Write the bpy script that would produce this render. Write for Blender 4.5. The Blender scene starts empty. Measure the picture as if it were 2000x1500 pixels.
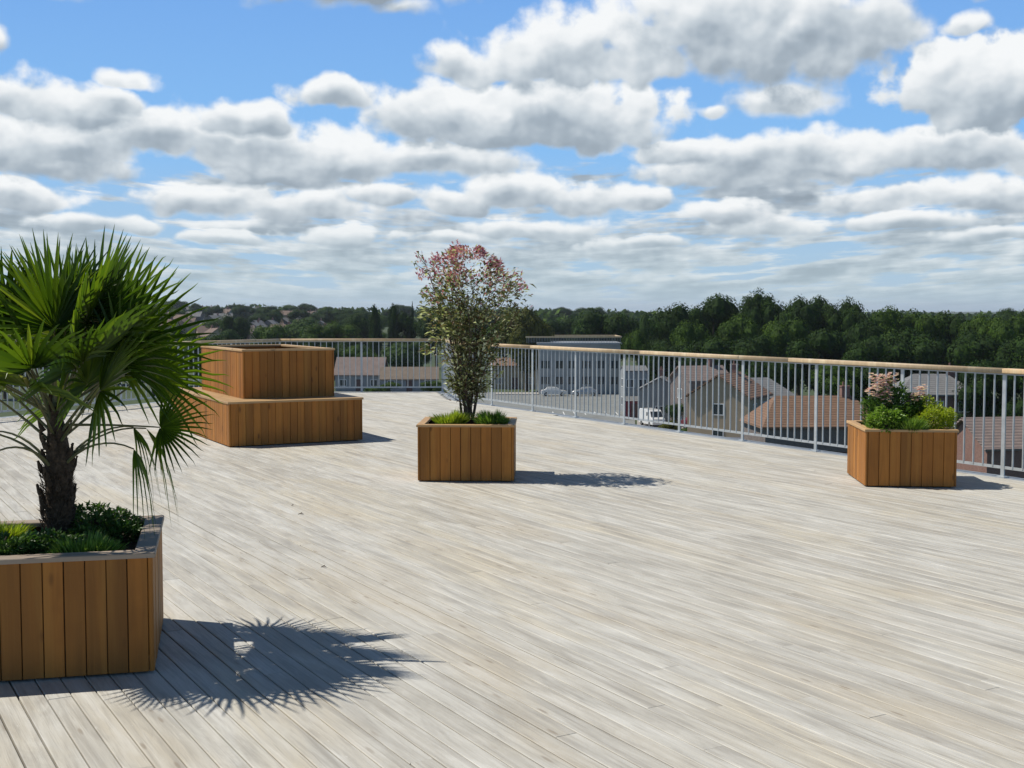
import bpy, math, random
from math import sin, cos, pi, radians, sqrt, atan2
from mathutils import Vector, Matrix, noise as mnoise

S = bpy.context.scene
C = S.collection
R = random.Random(7)

# ------------------------------------------------------------------ camera
cam = bpy.data.cameras.new("camera")
cam.sensor_width = 36; cam.lens = 43.2; cam.clip_start = 0.1; cam.clip_end = 20000
camo = bpy.data.objects.new("camera", cam); C.objects.link(camo)
camo.location = (0, 0, 1.69)
camo.rotation_euler = (pi/2 - math.atan(144/2400), 0, 0)
S.camera = camo

# ------------------------------------------------------------------ light, exposure
S.view_settings.view_transform = 'Standard'; S.view_settings.look = 'None'
S.view_settings.exposure = 0.0; S.view_settings.gamma = 1
SUN = Vector((-0.70, 0.21, 1.0)).normalized()
sl = bpy.data.lights.new("sun", 'SUN'); sl.energy = 4.8; sl.angle = radians(0.5); sl.color = (1, .955, .88)
so = bpy.data.objects.new("sun", sl); C.objects.link(so)
so.rotation_euler = SUN.to_track_quat('Z', 'Y').to_euler()

# ------------------------------------------------------------------ node helpers
class NT:
    def __init__(s, t): s.t = t; s.n = t.nodes; s.l = t.links
    def node(s, typ, **k):
        n = s.n.new(typ)
        for a, b in k.items(): setattr(n, a, b)
        return n
    def put(s, sock, v):
        if isinstance(v, bpy.types.NodeSocket): s.l.new(v, sock)
        elif v is not None:
            if sock.type == 'RGBA' and len(v) == 3: v = (*v, 1)
            sock.default_value = v
    def math(s, op, a, b=None, c=None, clamp=False):
        n = s.node('ShaderNodeMath', operation=op, use_clamp=clamp)
        s.put(n.inputs[0], a); s.put(n.inputs[1], b); s.put(n.inputs[2], c)
        return n.outputs[0]
    def vec(s, op, a, b=None, c=None):
        n = s.node('ShaderNodeVectorMath', operation=op)
        s.put(n.inputs[0], a)
        if b is not None: s.put(n.inputs[1], b)
        if c is not None: s.put(n.inputs[2], c)
        return n.outputs[1] if op in ('LENGTH', 'DOT_PRODUCT', 'DISTANCE') else n.outputs[0]
    def noise(s, v, scale, detail=4, rough=.5, dim='3D', dist=0):
        n = s.node('ShaderNodeTexNoise', noise_dimensions=dim)
        s.put(n.inputs['Vector'], v); n.inputs['Scale'].default_value = scale
        n.inputs['Detail'].default_value = detail; n.inputs['Roughness'].default_value = rough
        n.inputs['Distortion'].default_value = dist
        return n.outputs['Fac']
    def ramp(s, f, stops, interp='LINEAR'):
        n = s.node('ShaderNodeValToRGB'); e = n.color_ramp.elements; n.color_ramp.interpolation = interp
        while len(e) < len(stops): e.new(.5)
        for i, (p, c) in enumerate(stops):
            e[i].position = p; e[i].color = (*c, 1) if len(c) == 3 else c
        s.put(n.inputs[0], f); return n.outputs[0]
    def mr(s, v, a, b, c=0., d=1., smooth=False):
        n = s.node('ShaderNodeMapRange', interpolation_type='SMOOTHSTEP' if smooth else 'LINEAR')
        for i, q in enumerate((v, a, b, c, d)): s.put(n.inputs[i], q)
        return n.outputs[0]
    def mix(s, f, a, b, mode='MIX'):
        n = s.node('ShaderNodeMix', data_type='RGBA', blend_type=mode)
        s.put(n.inputs[0], f); s.put(n.inputs[6], a); s.put(n.inputs[7], b)
        return n.outputs[2]
    def xyz(s, v):
        n = s.node('ShaderNodeSeparateXYZ'); s.put(n.inputs[0], v); return n.outputs
    def comb(s, x, y, z=0.):
        n = s.node('ShaderNodeCombineXYZ'); s.put(n.inputs[0], x); s.put(n.inputs[1], y); s.put(n.inputs[2], z)
        return n.outputs[0]

# ------------------------------------------------------------------ world: sky and clouds (directional, at infinity)
# cloud banks as (azimuth, elevation, half width, half height), unit = 1/2.4 radian
def px(u, v, a, b, e=.42, d=0.): return ((u-1000)/1000, (606-v)/1000, a/1000, b/1000, e, d)
BLOBS = [px(*q) for q in [
    # high bank on the right
    (1560, 105, 190, 130, .5, .12), (1400, 75, 190, 135, .45, .05), (1130, 125, 210, 85), (930, 150, 110, 42), (1240, 140, 110, 60), (1500, 215, 140, 34, .6, -.1),
    (1660, 90, 120, 95, .6, .1), (1835, 98, 55, 20, .5, -.1),
    # long middle bank
    (655, 205, 85, 34), (840, 232, 150, 62), (1070, 238, 250, 78, .3, .06), (1180, 262, 150, 56), (960, 262, 170, 52), (1375, 225, 38, 16, .6, -.15),
    # right edge
    (1900, 215, 215, 98, .26, .04), (2040, 215, 170, 110), (1985, 10, 220, 66, .5, .3),
    # scraps in the blue
    (680, 0, 190, 62, .6, .35), (800, 42, 90, 26, .9, -.1), (120, 22, 110, 40, .9, -.2), (905, 20, 34, 34, .9, -.2), (5, 135, 72, 40, .5, -.1), (288, 185, 50, 26, .5, -.25),
    # left bank
    (75, 235, 110, 52), (215, 245, 100, 44), (265, 230, 60, 30), (40, 300, 150, 74), (190, 300, 160, 62), (330, 290, 150, 56), (500, 255, 90, 36), (500, 300, 170, 60), (650, 320, 210, 64), (150, 345, 130, 40, .5, .1), (560, 350, 170, 40, .5, .1), (850, 320, 200, 46, .5),
    # right middle bank
    (1600, 318, 290, 52), (1480, 345, 220, 44), (1830, 318, 220, 52), (1560, 305, 120, 40), (1330, 305, 90, 30), (1990, 345, 120, 40),
    # lower banks
    (430, 405, 150, 38), (620, 412, 150, 34), (1000, 385, 130, 42), (1150, 400, 130, 36), (880, 405, 90, 30), (760, 390, 100, 26), (70, 405, 140, 34), (1930, 400, 140, 42), (1700, 400, 160, 28),
    (1430, 430, 110, 28), (1480, 452, 120, 24), (1250, 400, 90, 26), (650, 468, 110, 22), (1060, 452, 150, 22), (230, 450, 140, 20), (1740, 445, 170, 20), (450, 470, 110, 15), (1250, 480, 140, 14), (880, 470, 110, 14), (1900, 470, 120, 15)]]

world = bpy.data.worlds.new("World"); S.world = world; world.use_nodes = True
W = NT(world.node_tree)
for n in list(W.n): W.n.remove(n)
tc = W.node('ShaderNodeTexCoord')
dx = W.xyz(tc.outputs['Generated'])
az = W.math('ARCTAN2', dx[0], dx[1]); el = W.math('ARCSINE', dx[2])
U = W.math('MULTIPLY', az, 2.4); V = W.math('MULTIPLY', el, 2.4)
PV = W.comb(U, V)
Vc = W.math('MAXIMUM', V, 0.)
# scale of detail shrinks towards the horizon
wn = W.node('ShaderNodeTexNoise', noise_dimensions='2D'); W.put(wn.inputs['Vector'], PV)
wn.inputs['Scale'].default_value = 6; wn.inputs['Detail'].default_value = 3
wv = W.vec('MULTIPLY', W.vec('SUBTRACT', wn.outputs['Color'], (.5, .5, .5)), W.comb(.11, W.mr(V, 0, .5, .025, .06)))
P = W.vec('ADD', PV, wv)
Pd = W.comb(U, W.math('MULTIPLY', W.math('POWER', Vc, .72), 1.25))
bn = W.noise(Pd, 9, 8, .56, '2D')
bs = W.noise(Pd, 9, 3, .5, '2D')
bn2 = W.noise(W.vec('ADD', Pd, (-.012, .024, 0)), 9, 3, .5, '2D')
vor = W.node('ShaderNodeTexVoronoi', voronoi_dimensions='2D', feature='SMOOTH_F1')
W.put(vor.inputs['Vector'], W.vec('ADD', Pd, W.vec('MULTIPLY', wv, (.4, .4, 0)))); vor.inputs['Scale'].default_value = 17; vor.inputs['Smoothness'].default_value = .5
puff = W.math('SUBTRACT', .40, vor.outputs['Distance'])
det = W.math('ADD', W.math('MULTIPLY', W.math('SUBTRACT', bn, .5), 1.25), W.math('MULTIPLY', puff, .42))
relief = W.math('ADD', W.math('MULTIPLY', W.math('SUBTRACT', bn2, bs), 1.15), W.math('MULTIPLY', W.math('SUBTRACT', .5, bn), .12))
relief = W.math('ADD', relief, W.math('MULTIPLY', puff, -.15))
# far rows of cloud packing towards the horizon
lv = W.math('LOGARITHM', W.math('ADD', Vc, .05), 2.718)
inv = W.math('DIVIDE', .22, W.math('ADD', Vc, .09))
q = W.comb(W.math('MULTIPLY', U, W.math('MULTIPLY', inv, 4.2)), W.math('MULTIPLY', lv, 4.6))
l0 = W.noise(q, 1.0, 6, .58, '2D')
l1 = W.noise(W.vec('ADD', q, (-.05, .26, 0)), 1.0, 6, .58, '2D')
cov = W.math('ADD', W.mr(V, .0, .24, .17, .0), W.mr(V, .24, .36, .0, -.6))
al = W.mr(W.math('ADD', W.math('SUBTRACT', l0, .47), cov), -.03, .15, 0, .95, True)
sh = W.math('ADD', .42, W.math('MULTIPLY', W.math('SUBTRACT', l1, .46), 1.7))
for (a, b, ra, rb, edge, dark) in sorted(BLOBS, key=lambda t: t[1]-t[3]*.5):
    L_ = W.vec('MULTIPLY_ADD', P, (1/(ra*1.03), 1/(rb*1.12), 0), (-a/(ra*1.03), -b/(rb*1.12), 0))
    yy = W.xyz(L_)[1]
    ln = W.vec('LENGTH', W.comb(W.xyz(L_)[0], W.math('MAXIMUM', yy, W.math('MULTIPLY', yy, -1.45))))
    dn = W.math('SUBTRACT', det, ln)
    m = W.math('MULTIPLY_ADD', dn, 1/edge, 1.12/edge, clamp=True)
    body = W.math('MULTIPLY_ADD', dn, .34, .56+dark)            # thick parts darker
    body = W.math('MULTIPLY_ADD', yy, -.74, body)               # sunlit tops, shaded flat bases
    mx = W.node('ShaderNodeMix', data_type='FLOAT'); W.put(mx.inputs[0], m); W.put(mx.inputs[2], sh); W.put(mx.inputs[3], body)
    sh = mx.outputs[0]; al = W.math('MAXIMUM', al, m)
alpha = W.mr(al, 0, 1, 0, 1, True)
thick = W.math('ADD', sh, relief)
cl = W.ramp(thick, [(0, (.95, .965, .965)), (.22, (.84, .87, .885)), (.48, (.60, .66, .705)), (.75, (.39, .455, .515)), (1, (.30, .355, .41))])
sky = W.node('ShaderNodeTexSky', sky_type='NISHITA', sun_disc=False)
sky.sun_elevation = math.asin(SUN.z); sky.sun_rotation = atan2(SUN.x, SUN.y)
sky.air_density = 1.0; sky.dust_density = .6; sky.ozone_density = 2.0
SKYK = .05
skyc = W.mix(1.0, sky.outputs[0], (.50, .49, .48), 'MULTIPLY')
# clear air is deep blue overhead and pales to the horizon
paint = W.ramp(W.mr(V, 0, .62), [(0, (.50/SKYK, .62/SKYK, .72/SKYK)), (.12, (.42/SKYK, .60/SKYK, .76/SKYK)), (.5, (.25/SKYK, .52/SKYK, .90/SKYK)), (1, (.18/SKYK, .40/SKYK, .83/SKYK))])
up = W.mr(V, .62, 1.6, 0, 1)
skyc = W.mix(up, paint, skyc)
clk = W.vec('MULTIPLY', cl, (1/SKYK,)*3)
hz = W.mr(V, 0, .18, .75, 0)
clk = W.mix(hz, clk, (.47/SKYK, .61/SKYK, .67/SKYK))
fin = W.mix(W.math('MULTIPLY', alpha, W.mr(V, 0, .05, .55, .97)), skyc, clk)
bg = W.node('ShaderNodeBackground'); W.put(bg.inputs[0], fin); bg.inputs[1].default_value = SKYK
wo = W.node('ShaderNodeOutputWorld'); W.l.new(bg.outputs[0], wo.inputs[0])

world.cycles.sampling_method = 'MANUAL'; world.cycles.sample_map_resolution = 512

# ------------------------------------------------------------------ mesh builder
class MB:
    def __init__(s): s.v = []; s.f = []; s.r = []; s.m = []
    def face(s, pts, r=0., m=0):
        b = len(s.v); s.v.extend([tuple(p) for p in pts]); s.f.append(tuple(range(b, b+len(pts)))); s.r.append(r); s.m.append(m)
    def faces(s, pts, fs, r=0., m=0):
        b = len(s.v); s.v.extend([tuple(p) for p in pts])
        for f in fs: s.f.append(tuple(b+i for i in f)); s.r.append(r); s.m.append(m)
    def box(s, x0, x1, y0, y1, z0, z1, r=0., M=None, m=0):
        p = [Vector((x, y, z)) for z in (z0, z1) for y in (y0, y1) for x in (x0, x1)]
        if M is not None: p = [M @ q for q in p]
        s.faces(p, [(0, 2, 3, 1), (4, 5, 7, 6), (0, 1, 5, 4), (2, 6, 7, 3), (0, 4, 6, 2), (1, 3, 7, 5)], r, m)
    def prism(s, prof, M0, M1, r=0., cap=True, m=0):          # prof: 2D loop swept from frame M0 to M1
        n = len(prof)
        a = [M0 @ Vector((x, y, 0)) for x, y in prof]; b = [M1 @ Vector((x, y, 0)) for x, y in prof]
        fs = [(i, (i+1) % n, n+(i+1) % n, n+i) for i in range(n)]
        if cap: fs += [tuple(range(n-1, -1, -1)), tuple(range(n, 2*n))]
        s.faces(a+b, fs, r, m)
    def tube(s, pts, rad, n=6, r=0., cap=True, m=0):
        pts = [Vector(p) for p in pts]
        if not hasattr(rad, '__len__'): rad = [rad]*len(pts)
        rings = []; up = Vector((0, 0, 1))
        for i, p in enumerate(pts):
            t = (pts[min(i+1, len(pts)-1)] - pts[max(i-1, 0)]).normalized()
            a = t.cross(up if abs(t.z) < .95 else Vector((1, 0, 0))).normalized(); b = t.cross(a)
            rings.append([p + (a*cos(2*pi*k/n) + b*sin(2*pi*k/n))*rad[i] for k in range(n)])
        fs = []
        for i in range(len(pts)-1):
            for k in range(n): fs.append((i*n+k, i*n+(k+1) % n, (i+1)*n+(k+1) % n, (i+1)*n+k))
        if cap: fs += [tuple(range(n)), tuple(range((len(pts)-1)*n, len(pts)*n))[::-1]]
        s.faces([q for rg in rings for q in rg], fs, r, m)
    def leaf(s, p, d, nrm, L, w, r, fold=.15, m=0, droop=0.):
        d = d.normalized(); side = d.cross(nrm)
        if side.length < 1e-4: side = d.cross(Vector((1, .3, .2)))
        side.normalize(); nn = side.cross(d)
        mid = p + d*L*.5 - nn*(w*fold); tip = p + d*L - Vector((0, 0, droop*L))
        s.faces([p, mid+side*w*.5+nn*w*fold*2, tip, mid-side*w*.5+nn*w*fold*2, mid], [(0, 4, 1), (4, 2, 1), (0, 3, 4), (3, 2, 4)], r, m)
    def build(s, name, mat, parent=None, smooth=False):
        me = bpy.data.meshes.new(name); me.from_pydata(s.v, [], s.f)
        a = me.attributes.new('rnd', 'FLOAT', 'FACE'); a.data.foreach_set('value', s.r)
        for mm in (mat if isinstance(mat, (list, tuple)) else [mat]): me.materials.append(mm)
        if any(s.m): me.polygons.foreach_set('material_index', s.m)
        if smooth: me.polygons.foreach_set('use_smooth', [True]*len(s.f))
        me.update()
        o = bpy.data.objects.new(name, me); C.objects.link(o)
        if parent is not None: o.parent = parent
        return o

def tag(o, label=None, cat=None, group=None, kind=None):
    for k, v in (('label', label), ('category', cat), ('group', group), ('kind', kind)):
        if v: o[k] = v
    return o
def thing(name, label, cat, loc=(0, 0, 0), rz=0., group=None):
    o = bpy.data.objects.new(name, None); C.objects.link(o); o.empty_display_size = .2
    o.location = loc; o.rotation_euler = (0, 0, rz)
    return tag(o, label, cat, group)
KIDS = {}
def copy_tree(o, parent=None):
    c = o.copy(); C.objects.link(c)
    if parent is not None: c.parent = parent
    for ch in [x for x in C.objects if x.parent is o]: copy_tree(ch, c)
    return c
def rv(k=1.): 
    while True:
        v = Vector((R.uniform(-1, 1), R.uniform(-1, 1), R.uniform(-1, 1)))
        if .05 < v.length <= 1: return v*k
def at(u, D, z=-12.5): return Vector(((u-1000)/2400*D, D, z))     # bearing and distance on the plain below
def gd(v): return 14.19*2400/(v-606)

# ------------------------------------------------------------------ materials
def mat(name, fn):
    m = bpy.data.materials.new(name); m.use_nodes = True; T = NT(m.node_tree)
    for n in list(T.n): T.n.remove(n)
    out = T.node('ShaderNodeOutputMaterial'); b = T.node('ShaderNodeBsdfPrincipled')
    T.l.new(b.outputs[0], out.inputs[0]); fn(T, b, out); return m
def bump(T, b, h, dist, strength=1.):
    n = T.node('ShaderNodeBump'); T.put(n.inputs['Height'], h); n.inputs['Distance'].default_value = dist
    n.inputs['Strength'].default_value = strength; T.l.new(n.outputs[0], b.inputs['Normal'])
def rndattr(T): return T.node('ShaderNodeAttribute', attribute_name='rnd').outputs['Fac']
def obj(T): return T.node('ShaderNodeTexCoord').outputs['Object']

def m_plank(base, var, axis='z', rough=.6, weather=0.):
    sc = {'z': (34, 34, 1.6), 'x': (1.6, 34, 34), 'y': (34, 1.6, 34)}[axis]
    def fn(T, b, out):
        r = rndattr(T); o = obj(T)
        off = T.comb(T.math('MULTIPLY', r, 37.), T.math('MULTIPLY', r, 91.), T.math('MULTIPLY', r, 53.))
        p = T.vec('ADD', T.vec('MULTIPLY', o, sc), off)
        g1 = T.noise(p, 1., 6, .62, dist=.6); g2 = T.noise(T.vec('MULTIPLY', p, (.28, .28, .28)), 1., 3, .5, dist=1.2)
        blot = T.noise(o, 2.2, 4, .6)
        col = T.ramp(r, [(0, tuple(x*(1-var) for x in base)), (.35, base), (.65, (base[0]*1.12, base[1]*1.02, base[2]*.9)), (1, tuple(x*(1+var) for x in base))])
        col = T.mix(T.mr(g1, .35, .75, 0, .55), col, tuple(x*.52 for x in base))
        col = T.mix(T.mr(g2, .5, .8, 0, .4), col, (base[0]*1.35, base[1]*1.3, base[2]*1.2))
        if weather: col = T.mix(T.mr(blot, .45, .75, 0, .6), col, (.26, .21, .165))
        else:
            col = T.mix(T.mr(blot, .48, .72, 0, .45), col, tuple(x*k for x, k in zip(base, (.62, .55, .5))))
            st_ = T.noise(T.vec('MULTIPLY', o, tuple(x*.22 for x in sc)), 1., 5, .6)
            col = T.mix(T.mr(st_, .52, .7, 0, .5), col, tuple(x*k for x, k in zip(base, (1.3, 1.5, 1.7))))
            kn = T.node('ShaderNodeTexVoronoi'); T.put(kn.inputs['Vector'], T.vec('ADD', T.vec('MULTIPLY', o, tuple(7. if x > 5 else 2.6 for x in sc)), off)); kn.inputs['Scale'].default_value = 1
            col = T.mix(T.mr(kn.outputs['Distance'], .05, .14, .75, 0, True), col, tuple(x*.35 for x in base))
        T.put(b.inputs['Base Color'], col); b.inputs['Roughness'].default_value = rough
        b.inputs['Specular IOR Level'].default_value = .3
        bump(T, b, g1, .002, .6)
    return mat('planks', fn)
M = {}
M['cedar'] = m_plank((.345, .140, .024), .34)
M['cedar_rim'] = m_plank((.48, .31, .15), .18, 'x', .55)
M['grey_rim'] = m_plank((.33, .27, .21), .2, 'x', .65, .5)
M['rail_wood'] = m_plank((.62, .47, .29), .14, 'z', .45)

def f_deck(T, b, out):
    r = rndattr(T); o = obj(T)
    off = T.comb(T.math('MULTIPLY', r, 117.), T.math('MULTIPLY', r, 61.), 0.)
    p = T.vec('ADD', T.vec('MULTIPLY', o, (2.2, 60, 1)), off)
    grain = T.noise(p, 1., 6, .62, dist=.5)
    p2 = T.vec('ADD', T.vec('MULTIPLY', o, (.9, 9, 1)), off)
    streak = T.noise(p2, 1., 4, .6, dist=.8)
    area = T.noise(T.vec('MULTIPLY', o, (.22, .75, 1)), 1., 5, .62)
    area2 = T.noise(T.vec('MULTIPLY', o, (.5, 2.2, 1)), 1., 4, .55, dist=.5)
    spots = T.noise(T.vec('MULTIPLY', o, (9, 22, 1)), 1., 4, .7)
    base = T.ramp(r, [(0, (.42, .395, .345)), (.2, (.455, .435, .39)), (.45, (.485, .465, .42)), (.62, (.50, .485, .445)), (.8, (.475, .44, .375)), (1, (.54, .525, .485))])
    mot = T.noise(T.vec('MULTIPLY', o, (1.7, 8.5, 1)), 1., 6, .66, dist=.6)
    tan = T.noise(T.vec('MULTIPLY', o, (.35, 1.6, 1)), 1., 4, .6, dist=.7)
    base = T.mix(T.mr(area, .38, .66, 0, .7), base, (.57, .56, .525))
    base = T.mix(T.mr(mot, .50, .66, 0, .55), base, (.66, .65, .62))
    base = T.mix(T.mr(mot, .48, .34, 0, .5), base, (.34, .325, .295))
    base = T.mix(T.mr(tan, .52, .68, 0, .55), base, (.57, .51, .39))
    base = T.mix(T.mr(area2, .52, .72, 0, .62), base, (.49, .425, .32))
    base = T.mix(T.mr(streak, .50, .70, 0, .7), base, (.31, .29, .26))
    base = T.mix(T.mr(grain, .5, .72, 0, .65), base, (.31, .285, .25))
    base = T.mix(T.mr(streak, .44, .28, 0, .5), base, (.66, .64, .60))
    base = T.mix(T.mr(spots, .64, .74, 0, .5), base, (.70, .69, .66))
    vo = T.node('ShaderNodeTexVoronoi', voronoi_dimensions='2D'); T.put(vo.inputs['Vector'], T.vec('ADD', T.vec('MULTIPLY', o, (1.5, 8, 1)), off)); vo.inputs['Scale'].default_value = 1
    base = T.mix(T.math('MULTIPLY', T.mr(vo.outputs['Distance'], .03, .09, .6, 0, True), T.mr(area2, .5, .6, 0, 1)), base, (.24, .19, .14))
    base = T.mix(1., base, (.975, .965, .925), 'MULTIPLY')
    T.put(b.inputs['Base Color'], base); b.inputs['Roughness'].default_value = .62
    b.inputs['Specular IOR Level'].default_value = .35
    bump(T, b, T.math('ADD', T.math('MULTIPLY', grain, .8), T.math('MULTIPLY', streak, .6)), .004, .8)
M['deck'] = mat('weathered_deck', f_deck)

def simple(name, colr, rough=.7, metal=0., nscale=None, ncol=None, bumpd=0., amt=(.4, .7), spec=.4, detail=5):
    def fn(T, b, out):
        b.inputs['Roughness'].default_value = rough; b.inputs['Metallic'].default_value = metal
        b.inputs['Specular IOR Level'].default_value = spec
        T.put(b.inputs['Base Color'], colr)
        if nscale:
            n = T.noise(obj(T), nscale, detail, .6)
            T.put(b.inputs['Base Color'], T.mix(T.mr(n, *amt), colr, ncol or tuple(x*.6 for x in colr)))
            if bumpd: bump(T, b, n, bumpd)
    return mat(name, fn)
M['galv'] = simple('galvanised_steel', (.50, .53, .54), .45, .25, 9, (.40, .43, .44))
M['flash'] = simple('metal_edging', (.36, .38, .39), .5, .4, 3, (.27, .29, .30))
M['under'] = simple('dark_underlay', (.04, .037, .034), .9)
M['soil'] = simple('soil', (.045, .032, .022), .95, 0, 30, (.09, .065, .045), .02)
M['board_dark'] = simple('backing_board', (.05, .03, .015), .9)
M['trunk'] = simple('bark', (.05, .035, .022), .95, 0, 6, (.10, .075, .05), .03)
M['fibre'] = simple('palm_fibre', (.045, .03, .018), .95, 0, 60, (.11, .075, .045), .01)
M['twig'] = simple('twig', (.10, .07, .05), .9)
M['concrete'] = simple('concrete', (.30, .29, .27), .9, 0, 1.5, (.22, .21, .2))

def leafm(name, stops, trans=.35, rough=.45, spec=.5, nz=None):
    def fn(T, b, out):
        r = rndattr(T); col = T.ramp(r, stops)
        if nz:
            n = T.noise(obj(T), nz, 3, .6); col = T.mix(T.mr(n, .35, .65, .0, .65), col, tuple(x*.45 for x in stops[0][1]))
        T.put(b.inputs['Base Color'], col); b.inputs['Roughness'].default_value = rough; b.inputs['Specular IOR Level'].default_value = spec
        t = T.node('ShaderNodeBsdfTranslucent'); T.put(t.inputs[0], T.mix(1., col, (1.1, 1.25, .5), 'MULTIPLY'))
        mx = T.node('ShaderNodeMixShader'); mx.inputs[0].default_value = trans
        T.l.new(b.outputs[0], mx.inputs[1]); T.l.new(t.outputs[0], mx.inputs[2]); T.l.new(mx.outputs[0], out.inputs[0])
    return mat(name, fn)
M['palm'] = leafm('palm_leaf', [(0, (.040, .080, .012)), (.5, (.095, .16, .014)), (.85, (.18, .24, .02)), (1, (.32, .30, .09))], .42, .40, .4)
M['petiole'] = leafm('palm_petiole', [(0, (.07, .085, .03)), (1, (.16, .15, .06))], .05, .5)
M['ground_leaf'] = leafm('groundcover_leaf', [(0, (.035, .075, .018)), (.6, (.07, .14, .028)), (1, (.15, .23, .05))], .3)
M['lime'] = leafm('lime_leaf', [(0, (.16, .22, .02)), (.6, (.34, .40, .03)), (1, (.52, .54, .09))], .45)
M['green'] = leafm('bright_leaf', [(0, (.07, .14, .02)), (.6, (.18, .30, .04)), (1, (.36, .46, .12))], .4)
M['shrub'] = leafm('shrub_leaf', [(0, (.045, .06, .022)), (.3, (.09, .11, .035)), (.55, (.18, .18, .07)), (.7, (.19, .09, .06)), (.82, (.34, .36, .18)), (1, (.68, .68, .50))], .35)
M['pink'] = leafm('pink_bloom', [(0, (.38, .06, .16)), (.5, (.60, .22, .36)), (1, (.78, .54, .64))], .35, .5)
M['pale_pink'] = leafm('pale_pink_bloom', [(0, (.62, .26, .34)), (.4, (.80, .54, .60)), (1, (.88, .82, .82))], .3, .5)
TREEC = {
 'dark': [(0, (.013, .030, .006)), (.5, (.030, .068, .009)), (1, (.075, .135, .015))],
 'mid': [(0, (.024, .052, .007)), (.5, (.065, .125, .012)), (1, (.14, .22, .022))],
 'yellow': [(0, (.05, .06, .012)), (.5, (.11, .12, .018)), (1, (.20, .19, .03))],
 'light': [(0, (.035, .065, .02)), (.5, (.07, .13, .03)), (1, (.13, .20, .05))]}
for k, v in TREEC.items(): M['tree_'+k] = leafm('foliage_'+k, v, .12, .75, .12, .35)

# ------------------------------------------------------------------ terrain and town ground
def hill(x, y):
    t = min(max((y-330)/620, 0), 1); t = t*t*(3-2*t)
    side = min(max((60-x/y*1000+40)/420, 0), 1)
    fall = 1-min(max((y-1150)/900, 0), 1)
    far = min(max((y-1500)/1500, 0), 1)
    return -12.5 + t*(3.0+7.5*side)*fall + 6*far*(.5+.5*mnoise.noise((x*.0012, y*.0008, 0))) + 1.0*t*mnoise.noise((x*.01, y*.01, 3))
mb = MB()
ys = [-400, -100, 0, 40, 80, 120, 160, 200, 250, 300, 350, 400, 460, 520, 600, 680, 760, 850, 950, 1100, 1300, 1600, 2000, 2600, 3400, 5000, 9000]
nx = 60
vs = []; 
for y in ys:
    hw = max(abs(y)*.9, 400)
    for i in range(nx+1):
        x = -hw+2*hw*i/nx; vs.append((x, y, hill(x, max(y, 1))))
fs = [(j*(nx+1)+i, j*(nx+1)+i+1, (j+1)*(nx+1)+i+1, (j+1)*(nx+1)+i) for j in range(len(ys)-1) for i in range(nx)]
mb.faces(vs, fs)
def f_ground(T, b, out):
    o = obj(T); n = T.noise(o, .03, 6, .6); n2 = T.noise(o, .4, 4, .6)
    c_ = T.ramp(n, [(.3, (.03, .05, .014)), (.5, (.045, .07, .018)), (.62, (.06, .08, .026)), (.75, (.09, .09, .05))])
    T.put(b.inputs['Base Color'], T.mix(T.mr(n2, .4, .7, 0, .4), c_, (.04, .055, .02))); b.inputs['Roughness'].default_value = .95
M['grass'] = mat('grass_ground', f_ground)
tag(mb.build('ground', M['grass'], smooth=True), kind='structure')

M['asphalt'] = simple('asphalt', (.22, .23, .22), .9, 0, .5, (.17, .175, .17))
M['paving'] = simple('paving', (.34, .32, .29), .9, 0, .7, (.26, .245, .22))
M['paint'] = simple('white_paint', (.7, .7, .68), .7)
def poly(name, pts, z, m, kind='structure'):
    mb = MB(); mb.face([(p[0], p[1], z) for p in pts]); return tag(mb.build(name, m), kind=kind)
a = [at(930, 212), at(1238, 212), at(1245, 118), at(900, 118)]
poly('car_park', a, -12.45, M['asphalt'])
a = [at(560, 214), at(930, 213), at(930, 199), at(560, 200)]
poly('road', a, -12.452, M['asphalt'])
a = [at(1245, 168), at(1470, 165), at(1480, 120), at(1245, 119)]
poly('courtyard', a, -12.44, M['paving'])
mb = MB()
for i in range(9):
    u = 1040+i*21
    p = at(u, 166); mb.box(p.x-.06, p.x+.06, p.y, p.y+5, -12.446, -12.442)
tag(mb.build('parking_lines', M['paint']), kind='structure')
# kerb strip with pavement left of the car park
mb = MB(); p0, p1 = at(968, 205), at(1052, 208)
mb.box(p0.x, p1.x, p0.y, p1.y+2, -12.5, -12.32)
tag(mb.build('pavement', M['paving']), kind='structure')

# ------------------------------------------------------------------ terrace
DA = radians(30.0)                       # boards run 30 degrees left of the view axis, like the side railing
EDGE = [(12.9, -1.45), (5.006, 12.462), (.346, 20.667), (-1.07, 23.16), (-1.45, 25.6), (-4.8, 25.4), (-6.3, 23.2), (-7.6, 20.4), (-9.0, 17.5), (-9.9, 12), (-9.9, -3), (13.4, -3)]
def inset(poly_, d):
    out = []; n = len(poly_)
    for i in range(n):
        a, b_, c_ = Vector(poly_[i-1]), Vector(poly_[i]), Vector(poly_[(i+1) % n])
        e1 = (b_-a).normalized(); e2 = (c_-b_).normalized()
        n1 = Vector((-e1.y, e1.x)); n2 = Vector((-e2.y, e2.x)); nn = (n1+n2).normalized()
        out.append(b_ + nn*(d/max(.4, nn.dot(n1))))
    return out
INN = inset(EDGE, .13)
rot = Matrix.Rotation(-(pi/2+DA), 2)     # world -> board frame (x along the board)
Q = [rot @ p for p in INN]
pitch, gap = .104, .0054
ymin, ymax = min(p.y for p in Q), max(p.y for p in Q)
mb = MB(); y = ymin; 
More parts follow.
